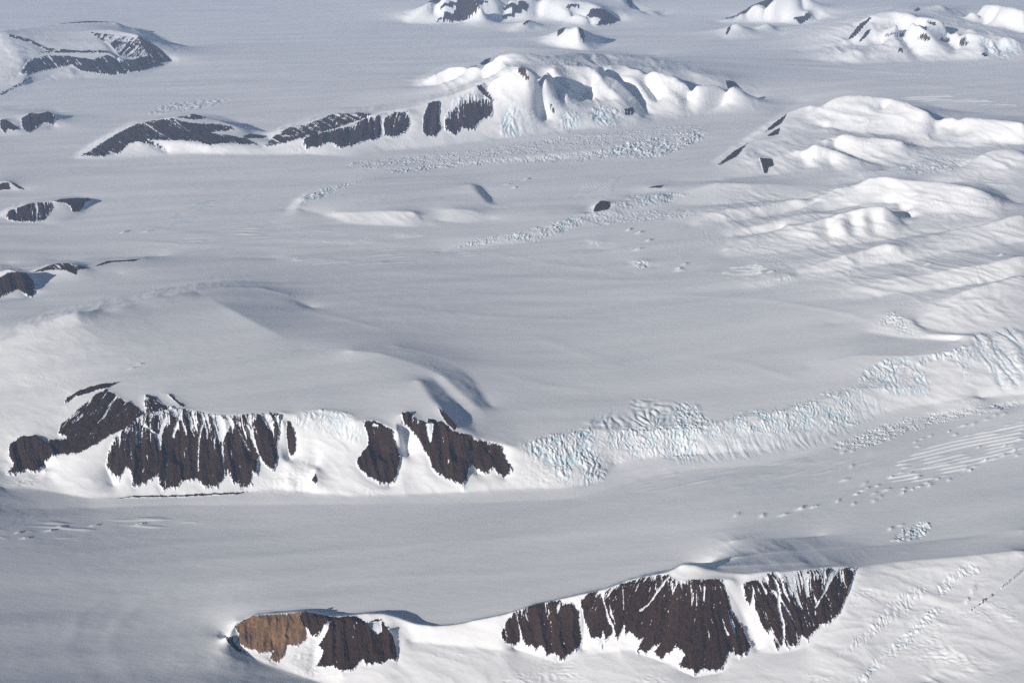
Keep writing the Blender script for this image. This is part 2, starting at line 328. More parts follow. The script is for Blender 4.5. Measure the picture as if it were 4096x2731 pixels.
line('F 330,545,0 520,427,70 700,382,90 780,352,130 930,330,190 1010,302,200 1180,242,290 1330,212,340 1420,215,320 1480,270,200 1560,340,40', sc=1.14)
line('F 850,340,120 960,310,100 1100,250,110 1300,190,130 1450,190,110 1600,300,20', sc=1.14)
line('F 930,332,190 940,390,120 1000,440,30', sc=1.14); line('F 1030,350,110 1060,440,20', sc=1.14); line('F 1120,290,250 1130,350,170 1170,420,50', sc=1.14); line('F 1200,330,130 1220,420,30', sc=1.14); line('F 1270,225,320 1270,310,190 1290,400,60', sc=1.14); line('F 1390,215,325 1430,310,170 1530,400,10', sc=1.14); line('F 1330,320,130 1360,410,30', sc=1.14)
line('F 330,560,0 700,530,0 900,500,0 1200,470,0 1500,430,0 1640,410,0 1800,385,0 2100,345,0', sc=1.14)
line('F 815,668,0 1000,590,70 1130,551,110 1300,500,150 1430,466,190 1480,480,180 1560,460,120 1640,430,120 1800,400,90 1950,360,120 2100,340,130 2250,290,190 2352,270,210', sc=1.14); line('F 815,678,0 1100,658,0 1400,612,0 1640,575,0 1900,515,0 2352,450,0', sc=1.14)
line('F 460,768,0 600,712,25 800,678,30', sc=1.14); line('F 460,790,0 800,720,0', sc=1.14)
line('F 1080,790,10 1300,742,45 1450,702,70 1700,672,90 1880,632,120 2100,602,130 2280,562,150 2352,547,160', sc=1.14); line('F 1200,850,0 1500,800,0 1800,775,0 2100,730,0 2220,706,0', sc=1.14)
line('F 1630,1002,0 1750,922,50 1870,822,120 1960,782,140 2100,742,150 2240,702,160 2352,672,180', sc=1.14); line('F 1630,1020,0 1900,1070,0 2200,1050,0', sc=1.14)
line('F 1060,1000,0 1350,1000,20 1450,930,60 1600,980,60 1700,1070,20 1990,1080,60', sc=1.14); line('F 1300,1060,0 1560,1100,-10 1900,1120,-10', sc=1.14)
line('I 900,200,500 1040,150,550 1240,115,590 1560,125,615 1700,115,630 1850,100,660 1980,60,690 2060,10,710 2352,-30,750', True)
print('lines', time.time() - T0, int((CW > 0).sum()))

# ------------------------------------------------------------------ membrane solve
def solve():
    levels = [32, 16, 8, 4, 2, 1]; h = None
    has = CW > 0
    for f in levels:
        r = (NRR // f) * f; c = (NC // f) * f
        def red(a): return a[:r, :c].reshape(r // f, f, c // f, f).sum((1, 3))
        w = red(CW); v = red(CV); m = w > (1e-3 if f == 1 else .3)
        if f == 1: al = np.where(m, 25 * np.minimum(w, 1.0) ** 1.5, 0).astype(np.float32)
        else: al = np.where(m, 25.0, 0).astype(np.float32)
        val = np.where(m, v / np.maximum(w, 1e-9), 0)
        b = red(BH) / (f * f); yy = red(Y) / (f * f); xx = red(X) / (f * f)
        hy = np.abs(np.gradient(yy, axis=0)); hx = np.abs(np.gradient(xx, axis=1))
        wx = 1 / hx ** 2; wy = 1 / hy ** 2
        lam = 1.0 / (0.17 * yy) ** 2
        inv = 1.0 / (2 * wx + 2 * wy + lam)
        if h is None: h = b.copy()
        else:
            h2 = np.repeat(np.repeat(h, 2, 0), 2, 1)
            hh = b.copy(); rr = min(h2.shape[0], b.shape[0]); cc = min(h2.shape[1], b.shape[1])
            hh[:rr, :cc] = h2[:rr, :cc]; h = hh
        wx = wx.astype(np.float32); wy = wy.astype(np.float32); inv = inv.astype(np.float32); lb = (lam * b).astype(np.float32); h = h.astype(np.float32); val = val.astype(np.float32)
        its = {32: 400, 16: 300, 8: 250, 4: 200, 2: 120, 1: 60}[f]
        for k in range(its):
            n = h.copy()
            n[1:-1, 1:-1] = (wx[1:-1, 1:-1] * (h[1:-1, :-2] + h[1:-1, 2:]) + wy[1:-1, 1:-1] * (h[:-2, 1:-1] + h[2:, 1:-1]) + lb[1:-1, 1:-1]) * inv[1:-1, 1:-1]
            n = np.where(m, (n + al * val) / (1 + al), n)
            h = n
    H = BH.astype(np.float32).copy(); H[:h.shape[0], :h.shape[1]] = h
    return H
HT = solve()
print('solve', time.time() - T0)

def blur(a, n, it=3, axes=(0, 1)):
    """n: half width in cells, repeated box blur"""
    n = max(1, int(round(n * QUAL)))
    for k in range(it):
        for ax in axes:
            pad = [(0, 0), (0, 0)]; pad[ax] = (n + 1, n)
            c = np.cumsum(np.pad(a, pad, mode='edge'), axis=ax, dtype=np.float64)
            a = ((c[2 * n + 1:] - c[:-2 * n - 1]) if ax == 0 else (c[:, 2 * n + 1:] - c[:, :-2 * n - 1])) / (2 * n + 1)
            a = a.astype(np.float32)
    return a

def view_mask(H):
    t = (CAM_H - H) / Y                          # tangent of the depression
    m = np.minimum.accumulate(t, axis=0)
    vis = t <= m + 1e-9
    return vis
def inpoly(P, px, py):
    ins = np.zeros(px.shape, bool); n = len(P)
    for i in range(n):
        x1, y1 = P[i][0], P[i][1]; x2, y2 = P[(i + 1) % n][0], P[(i + 1) % n][1]
        if y1 == y2: continue
        c = ((y1 > py) != (y2 > py)) & (px < (x2 - x1) * (py - y1) / (y2 - y1) + x1)
        ins ^= c
    return ins
def region(P, px, py, ok=None, pad=0):
    m = np.zeros(px.shape, bool)
    sel = (px > P[:, 0].min() - pad) & (px < P[:, 0].max() + pad) & (py > P[:, 1].min() - pad) & (py < P[:, 1].max() + pad)
    if ok is not None: sel &= ok
    idx = np.nonzero(sel)
    m[idx] = inpoly(P, px[idx], py[idx])
    return m

# ------------------------------------------------------------------ rocks (label, outline, options)
# options: col 0 dark / 1 tan, st streak amount, lean (dx per dy), top = snow on the upper part, jag = fringe height, patch = broken cover
ROCKS = [
 ('dark brown rock knob at the left end of the middle massif', 'G 40,925 95,870 60,800 65,720 130,665 240,655 290,690 340,730 400,790 330,820 300,880 235,930 200,900 100,935', dict(st=.25, lean=.3, jag=10)),
 ('broad dark scree shoulder speckled with snow above the middle wall', 'G 390,660 405,590 480,520 560,450 660,370 715,345 770,380 840,430 870,420 920,470 975,520 900,560 830,620 740,670 640,730 520,780 400,795 340,730 300,700 360,695 450,690 445,668', dict(st=.55, lean=-.8, jag=6, top=.25)),
 ('thin curved rock band above the scree shoulder of the middle massif', 'G 435,440 450,400 500,380 600,330 700,312 810,295 740,335 640,360 560,390 490,410 455,445', dict(st=.4, lean=-.5, jag=3)),
 ('grey broken rock patch just behind the crest of the streaked middle wall', 'G 975,380 1040,400 1120,460 1200,470 1240,475 1090,495 985,530 970,450', dict(st=.9, lean=.5, jag=4, patch=.35)),
 ('small rock sliver on the pointed snow peak behind the middle wall', 'G 1115,372 1180,410 1250,462 1230,470 1170,425', dict(st=.6, lean=.6, jag=2)),
 ('widest dark rock wall of the middle massif, streaked with snow gullies', 'G 800,640 880,580 940,530 975,525 1090,497 1250,475 1330,500 1460,520 1550,525 1700,515 1860,500 1885,520 1880,600 1865,720 1870,830 1840,915 1790,890 1740,800 1725,870 1735,950 1690,930 1690,1010 1700,1020 1640,1035 1560,980 1530,880 1520,960 1460,1020 1370,1030 1330,970 1230,990 1190,1045 1150,1025 1120,1045 1080,1040 1060,940 1020,980 960,1000 890,1020 890,930 850,900 820,930 800,970 770,960 745,920 715,900 720,830 740,740 770,680', dict(st=.5, lean=.05, jag=15, top=.85, fan=.2, xc=.35)),
 ('narrow rock rib between the widest middle wall and the hanging ice slope', 'G 1930,560 1950,560 1985,690 1985,770 1955,805 1935,750 1925,650', dict(st=.6, lean=.1, jag=4)),
 ('tiny dark rock at the foot of the hanging ice slope', 'G 2120,915 2135,960 2120,985 2095,960', dict(st=.1, jag=2)),
 ('thin dark moraine line along the foot of the widest middle wall', 'G 580,1112 850,1075 1200,1070 1400,1060 1600,1050 1700,1030 1600,1037 1350,1047 1200,1057 900,1062', dict(st=.3, jag=0, patch=.25)),
 ('bottle-shaped dark rock buttress between two smooth snow slopes', 'H 85,555 180,560 250,600 325,635 280,650 290,700 340,800 335,870 300,990 265,1000 215,995 110,945 45,860 50,820 120,740 125,670 90,590', dict(st=.12, lean=.2, jag=8, top=.25)),
 ('right-hand dark rock wall of the middle massif, ending beside the icefall', 'H 345,515 400,500 450,550 520,575 525,540 620,560 690,630 790,650 850,690 960,705 1035,735 1020,770 1060,860 1098,915 1040,950 985,920 970,890 940,915 920,940 840,895 805,865 800,930 765,1010 700,990 650,970 600,935 545,895 530,810 490,760 460,690 420,640 400,610 365,605', dict(st=.15, lean=.2, jag=11, top=.4, fan=.3, xc=.5)),
 ('dark rock edge casting a blue shadow behind the right middle wall', 'H 590,470 640,505 690,560 730,610 700,625 650,580 610,520', dict(st=.2, lean=.8, jag=3)),
 ('tan brown weathered rock knob at the left end of the nearest ridge', 'J 1575,800 1640,750 1720,722 1850,715 2035,697 2010,740 2050,790 2070,880 2000,940 1925,930 1915,1000 1860,1050 1800,1025 1850,970 1740,980 1660,950 1590,910 1610,850 1580,815', dict(col=1, st=.12, lean=-.1, jag=8)),
 ('thin dark edge of rubble below the tan knob', 'J 1516,885 1590,848 1565,895 1610,945 1690,990 1600,968 1540,920', dict(st=.2, jag=0)),
 ('black rock knob beside the tan knob on the nearest ridge', 'J 2010,740 2035,700 2130,712 2250,732 2352,725 K 60,735 110,765 210,740 240,800 290,860 300,910 318,960 318,1045 270,1030 200,1060 100,1065 90,1030 60,1045 0,1110 J 2290,1115 2240,1075 2110,1085 2160,1030 2170,960 2130,950 2180,870 2230,760 2180,800 2130,880 2090,860 2060,810', dict(st=.15, lean=.1, jag=8, top=.3)),
 ('left dark wall of the nearest ridge, below a thin snowy crest', 'K 1090,715 1130,690 1240,650 1420,615 1440,640 1530,640 1545,700 1540,780 1560,860 1550,920 1500,985 1455,1010 1440,1040 1405,1045 1405,1010 1360,980 1320,1020 1300,960 1270,930 1245,970 1220,930 1200,965 1160,900 1115,945 1060,935 1020,885 1010,850 1045,770', dict(st=.4, lean=.15, jag=10, top=.5)),
 ('largest dark brown wall of the nearest ridge, reaching lowest in its middle', 'K 1545,640 1600,575 1680,558 1730,550 1880,488 2030,455 2150,448 2160,475 2230,492 L 170,482 330,475 325,520 370,600 375,650 430,760 480,860 525,960 460,1010 440,1020 410,1000 370,990 350,1030 320,1110 200,1110 140,1140 120,1105 20,1100 75,1010 0,950 K 2220,900 2100,1030 2030,1000 2090,920 1990,1000 1920,970 1970,890 1930,900 1880,840 1840,880 1845,790 1790,915 1770,830 1720,920 1700,820 1690,965 1670,880 1620,900 1600,830 1580,780', dict(st=.45, lean=.0, jag=13, top=.6, fan=.8, xc=.66)),
 ('right wall of the nearest ridge, heavily streaked with slanting snow', 'L 455,520 520,490 640,435 670,425 740,440 900,415 1050,400 1100,410 1150,400 1230,405 1200,480 1175,560 1140,650 1110,720 1040,790 990,795 960,835 900,880 910,940 890,900 850,880 840,920 770,970 730,930 690,980 660,900 620,860 580,800 530,700 480,620', dict(st=.85, lean=.25, jag=10, top=.5, fan=-.3, xc=.7)),
 ('thin brown rock line running down the bright snow at lower right', 'L 1885,770 2060,638 2180,543 2352,413 2352,423 2190,553 2070,648 1950,722', dict(st=.75, jag=0, patch=.7, col=.8)),
 ('hazy dark lower slope of the flat-topped mountain at upper left', 'A 130,500 200,400 330,370 480,380 620,400 720,370 800,400 900,400 980,380 1060,420 1100,440 960,480 900,490 860,500 760,510 640,500 540,480 480,440 350,470 220,500 180,520', dict(st=.6, lean=.7, jag=4, patch=.35)),
 ('pointed dark east end of the flat-topped mountain at upper left', 'A 925,240 1000,285 1060,320 1110,365 1155,415 1060,430 1000,400 960,320', dict(st=.4, lean=.8, jag=3, patch=.1)),
 ('faint grey streaked slope under the top edge of the flat-topped mountain', 'A 600,215 740,235 930,248 970,330 1000,385 900,392 800,380 740,300 640,250', dict(st=1.15, lean=-.9, jag=3, patch=.25, multi=1)),
 ('thin line of rock on the far rim of the flat-topped mountain', 'A 380,162 600,141 780,150 600,153', dict(st=.3, jag=0)),
 ('long curved rock band across the middle of the flat-topped mountain', 'A 60,230 200,265 320,325 500,340 720,345 730,360 500,358 310,358 200,360 330,345 200,290 60,250', dict(st=.7, lean=.8, jag=2, patch=.5)),
 ('thin rock line at the left border below the flat-topped mountain', 'A 0,630 110,570 200,515 210,530 120,585 0,645', dict(st=.5, jag=0, patch=.3)),
 ('half-cut rock outcrop at the left border, snow on its face', 'A 0,810 30,800 90,840 145,870 90,880 50,870 35,905 0,860', dict(st=.6, lean=.6, jag=2)),
 ('dark tooth-edged outcrop of two rocks near the upper left border', 'A 140,800 200,760 260,765 320,750 365,770 375,810 350,845 320,830 290,830 270,850 220,890 180,900 150,860', dict(st=.35, lean=.1, jag=5, top=.3)),
 ('long low dark spur tapering to the left on the upper glacier', 'A 510,1062 600,1020 700,950 800,890 900,840 1000,815 1100,800 1160,790 1230,820 1350,830 1450,830 1560,850 1570,875 1440,890 1380,900 1500,905 1650,930 1750,980 1560,965 1400,975 1280,950 1180,945 1100,945 985,940 1080,980 1125,1025 1090,1015 990,970 940,960 870,965 800,1040 760,1030 700,1060 600,1055', dict(st=.5, lean=1.5, jag=2, patch=.2)),
 ('faint speckled rock patch above the long low spur', 'A 1190,790 1290,765 1400,780 1380,800 1300,808', dict(st=.8, lean=1.5, jag=2, patch=.4)),
 ('small grey rock lens in the saddle right of the long low spur', 'A 1625,917 1680,900 1800,915 1770,930 1660,932', dict(st=.6, jag=1, patch=.2)),
 ('grey windswept rock slope behind the top of the far cliffs', 'A 1755,990 1850,910 1930,860 2080,830 2250,760 2352,765 B 60,757 140,767 120,792 0,830 A 2300,850 2100,910 2000,940 1900,970 1800,990', dict(st=.8, lean=1.8, jag=2, patch=.3)),
 ('leftmost of the far dark cliffs under the snow peaks', 'A 2040,940 2120,905 2250,870 2352,850 B 120,790 215,770 210,860 215,930 120,960 0,990 A 2270,1000 2210,960 2120,1005 2060,1010 2040,990', dict(st=.5, lean=-.15, jag=6, top=.4)),
 ('second far cliff from the left, streaked with snow', 'B 225,800 300,755 390,750 410,840 370,900 290,940 230,920', dict(st=.6, lean=-.25, jag=6, top=.5)),
 ('darkest far cliff, below a notch of clean snow', 'B 490,790 530,690 600,675 600,780 620,880 560,930 490,910', dict(st=.35, lean=-.1, jag=6, top=.15)),
 ('wide far cliff with snow-combed upper half', 'B 635,800 700,660 800,625 900,610 950,670 965,790 890,810 830,890 780,880 770,870 700,915 640,890', dict(st=.65, lean=.15, jag=6, top=1.2)),
 ('shadowed notch drawn as dark rock on the shoulder left of the highest snow peak', 'B 845,577 885,570 930,620 990,700 960,690 900,640', dict(st=.3, lean=.9, jag=2)),  # shadow on the snow shoulder, painted in rock colour
 ('brown rock tip on the highest snow peak of the centre massif', 'B 1130,455 1180,460 1205,540 1165,530 1130,490', dict(st=.5, lean=.3, jag=3, col=.3)),
 ('small rock on the skyline snow dome, upper of two', 'B 870,432 910,400 945,390 930,432 890,442', dict(st=.6, lean=-.3, jag=2)),
 ('small rock on the skyline snow dome, lower of two', 'B 790,457 850,440 850,465 795,485', dict(st=.6, jag=2)),
 ('steep rock flank at the left end of the top border range', 'B 365,152 430,100 540,5 620,-10 600,20 560,60 520,90 540,110 480,152', dict(st=.3, lean=-.8, jag=3)),
 ('large blue-grey rock face in the top border range', 'B 570,152 640,100 700,80 720,50 600,60 640,20 720,5 800,-10 900,-10 945,10 860,50 850,90 780,140 720,152 640,152', dict(st=.35, lean=-.6, jag=4)),
 ('middle rock patch of the top border range, shaped like a hook', 'B 1010,125 1080,80 1110,55 1000,85 1060,25 1150,15 1200,30 1200,70 1160,80 1120,110 1050,132', dict(st=.3, lean=-.5, jag=3)),
 ('rock arc at the right end of the top border range', 'B 1340,95 1420,85 1440,100 1560,95 1600,100 1620,60 1700,60 1750,90 1815,142 1750,170 1650,177 1690,130 1620,120 1560,115 1480,110 1440,130 1350,115', dict(st=.45, lean=.4, jag=3)),
 ('pale banded rock inside the arc of the top border range', 'B 1445,40 1540,25 1545,60 1460,65', dict(st=.9, lean=1, jag=2, patch=.3)),
 ('dark gully rock on the small sharp snow pyramid', 'B 1535,185 1560,190 1580,240 1572,288 1550,255', dict(st=.2, lean=.2, jag=1)),  # the side away from the sun, darkened with rock colour
 ('streaked rock on the left shoulder of the small sharp snow pyramid', 'B 1335,225 1400,190 1455,185 1425,230 1390,247 1395,212', dict(st=.8, lean=-.8, jag=2, patch=.1)),
 ('little rock fin above the small isolated snow rise', 'B 1155,165 1190,138 1215,138 1185,165', dict(st=.5, jag=1)),
 ('dark rock tower cut by the top border', 'B 1850,-10 1890,-10 1905,60 1885,65', dict(st=.3, jag=2)),
 ('low rock at the glacier edge under the right snow spurs', 'B 1845,735 1900,720 1915,765 1890,780 1850,780', dict(st=.6, jag=2, patch=.2)),
 ('dark rock sliver at the foot of the central snow spur', 'B 1310,650 1350,690 1385,770 1360,765', dict(st=.5, lean=.6, jag=1, patch=.2)),
 ('dark rock at the right end of the centre massif', 'C 345,540 400,548 455,600 450,617 360,600', dict(st=.3, lean=.6, jag=2)),  # shade on the ridge end, put in as rock colour
 ('steep brown-grey rock mountain at the top border, right of centre', 'C 300,147 420,105 530,35 650,-10 810,-10 810,40 700,80 640,120 540,127 560,100 440,117', dict(st=.35, lean=-.7, jag=3, col=.15)),
 ('crescent rock right of the rock mountain at the top border', 'C 800,125 860,112 905,83 922,120 880,152 850,167', dict(st=.3, lean=-.3, jag=2)),
 ('small rock on the left side of the twin snow cones', 'C 345,232 360,190 385,168 380,200 358,237', dict(st=.4, jag=1)),
 ('long rock strip down the left ridge of the upper right massif', 'C 1165,272 1240,170 1315,118 1325,125 1275,190 1240,235 1190,272', dict(st=.4, lean=-.7, jag=2)),
 ('shorter rock strip beside the long one on the upper right massif', 'C 1235,292 1290,212 1327,193 1302,242 1250,288', dict(st=.5, lean=-.7, jag=2)),
 ('blue shadow drawn as a dark rock rim on the top of the upper right massif', 'C 1592,122 1640,118 1702,190 1692,207 1630,162', dict(st=.2, lean=.8, jag=1)),  # a shadow below the rim, painted as a rock strip
 ('brown rock speck on the skyline ridge at upper right', 'C 1605,75 1640,50 1660,70 1630,82', dict(st=.5, jag=2, col=.3)),
 ('brown rock cluster in the middle of the upper right massif', 'C 1635,270 1650,235 1690,225 1725,260 1715,285 1670,275', dict(st=.8, jag=5, patch=.2, col=.3)),
 ('lower small brown rock of the upper right massif', 'C 1505,355 1515,320 1535,325 1538,355', dict(st=.6, jag=3, patch=.1, col=.3)),
 ('round brown rock cluster on the right flank of the upper right massif', 'C 1915,310 1925,260 1960,250 1980,290 1965,315', dict(st=.7, jag=4, patch=.2, col=.3)),
 ('grey-brown rock patch between the clusters of the upper right massif', 'C 1775,270 1800,250 1850,255 1862,285 1830,295', dict(st=.9, jag=4, patch=.3, col=.3)),
 ('small high rocks just under the rim of the upper right massif', 'C 1700,140 1760,150 1765,180 1740,182 1700,160', dict(st=.8, jag=3, patch=.25, col=.2)),
 ('small rock at the right foot of the upper right massif', 'C 2065,375 2075,350 2095,360 2115,390', dict(st=.5, jag=2, patch=.1)),
 ('broad faint rock band on the left face of the upper right massif', 'C 1395,250 1440,215 1560,230 1565,255 1450,250', dict(st=1.0, jag=3, patch=.5, col=.3)),
 ('upper slanting rock strip on the left edge of the right snow massif', 'C 603,892 680,820 770,755 722,832 660,872 612,893', dict(st=.25, lean=-.8, jag=1)),
 ('short wedge of rock below the upper slanting strip', 'C 622,917 670,880 715,858 702,906 650,917', dict(st=.3, lean=-.8, jag=1)),
 ('lowest slanting rock strip on the left edge of the right snow massif', 'C 288,1112 400,1018 503,957 425,1052 312,1113', dict(st=.3, lean=-.8, jag=1)),
 ('ragged dark rock patch on open snow of the right massif', 'C 573,1063 640,1063 667,1075 672,1112 637,1130 630,1168 603,1168 588,1110', dict(st=.2, jag=4)),
 ('dark striped rock face of the nunatak near the left border', 'D 38,292 60,240 150,210 200,190 340,180 347,200 340,260 310,300 270,320 150,318 60,312', dict(st=.75, lean=.1, jag=4, top=.2)),
 ('dark rock cap at the right end of the nunatak near the left border', 'D 340,178 430,160 510,155 605,160 612,172 570,190 562,222 522,252 488,252 475,215 440,190', dict(st=.15, jag=2)),
 ('dark rock cut by the left border above the nunatak', 'D -20,60 55,50 72,97 -20,106', dict(st=.3, jag=1)),
 ('thin rock arc right of the rock cut by the left border', 'D 70,48 110,60 165,98 130,95 95,72', dict(st=.4, jag=1)),
 ('rounded grey rock dome with black side at the left border', 'D -20,700 60,650 100,650 130,650 180,660 232,720 243,770 215,822 180,817 120,770 60,800 -20,845', dict(st=.3, lean=.4, jag=3, top=.1)),
 ('weathered rock crest right of the rounded grey dome', 'D 215,657 300,620 370,594 430,588 480,595 605,627 520,640 512,672 480,662 440,640 340,640', dict(st=.8, lean=1.2, jag=2, patch=.2)),
 ('thin rock crest line fading into the left glacier', 'D 618,617 720,578 860,571 952,561 900,581 760,586 660,611', dict(st=.5, jag=1, patch=.1)),
 ('small isolated black nunatak standing beside the crevasse band', 'E 1628,262 1648,207 1690,170 1737,179 1750,205 1737,235 1700,252 1660,258', dict(st=.1, lean=-.4, jag=2)),
 ('tiny dark rock streak on snow right of the isolated nunatak', 'E 1982,96 2040,74 2112,69 2085,91 2020,86', dict(st=.3, jag=1)),
]
# clean snow let into the rocks
HOLES = ['H 508,580 562,588 548,700 535,717 520,660', 'K 108,768 210,755 216,830 175,858 132,820', 'K 1105,715 1120,720 1150,850 1168,930 1145,925 1138,840', 'K 1408,625 1416,650 1400,705 1388,715 1385,680',
 'G 1120,520 1110,600 1085,680 1085,770 1072,770 1060,700 1010,640 960,600 970,585 1040,650 1065,660 1090,560', 'G 1205,510 1200,600 1170,690 1155,680 1180,600', 'G 1360,530 1366,600 1340,730 1335,900 1328,900 1332,720 1352,600',
 'G 1440,540 1450,640 1445,760 1438,760 1440,650', 'G 1470,560 1560,560 1530,640 1500,690 1500,780 1512,905 1506,905 1490,790 1490,700 1465,690', 'G 1650,590 1700,640 1740,790 1790,880 1780,885 1730,800 1690,700', 'G 1600,620 1640,700 1680,775 1670,775 1610,670',
 'L 640,440 700,520 720,620 770,700 800,770 790,775 740,690 700,620 680,530', 'L 1060,400 1110,410 1060,500 960,670 940,680 1010,560 1030,480', 'L 700,540 720,700 745,800 740,940 728,940 732,820 690,690', 'L 860,440 900,500 910,600 890,600 880,520', 'L 740,450 800,480 850,640 870,690 830,640', 'L 530,560 545,680 590,800 650,900 690,980 640,1000 560,860 500,700',
 'K 1680,560 1720,560 1700,620 1730,700 1770,800 1785,860 1770,850 1735,760 1690,620', 'K 2140,460 2150,465 2080,570 2000,660 1930,730 1940,700 2010,640', 'K 1740,640 1760,700 1785,790 1778,790 1750,710', 'L 320,730 350,850 370,860 340,790', 'L 355,680 400,790 420,890 410,890 380,800', 'L 200,500 210,560 200,640 192,640 196,560', 'K 1830,510 1838,600 1842,700 1834,690', 'J 2150,730 2180,720 2150,735',
 'H 160,575 195,600 185,615 150,590', 'H 655,825 668,830 665,855 655,850', 'G 870,660 885,800 880,800 872,720', 'G 905,560 925,700 905,765 912,700 908,640']
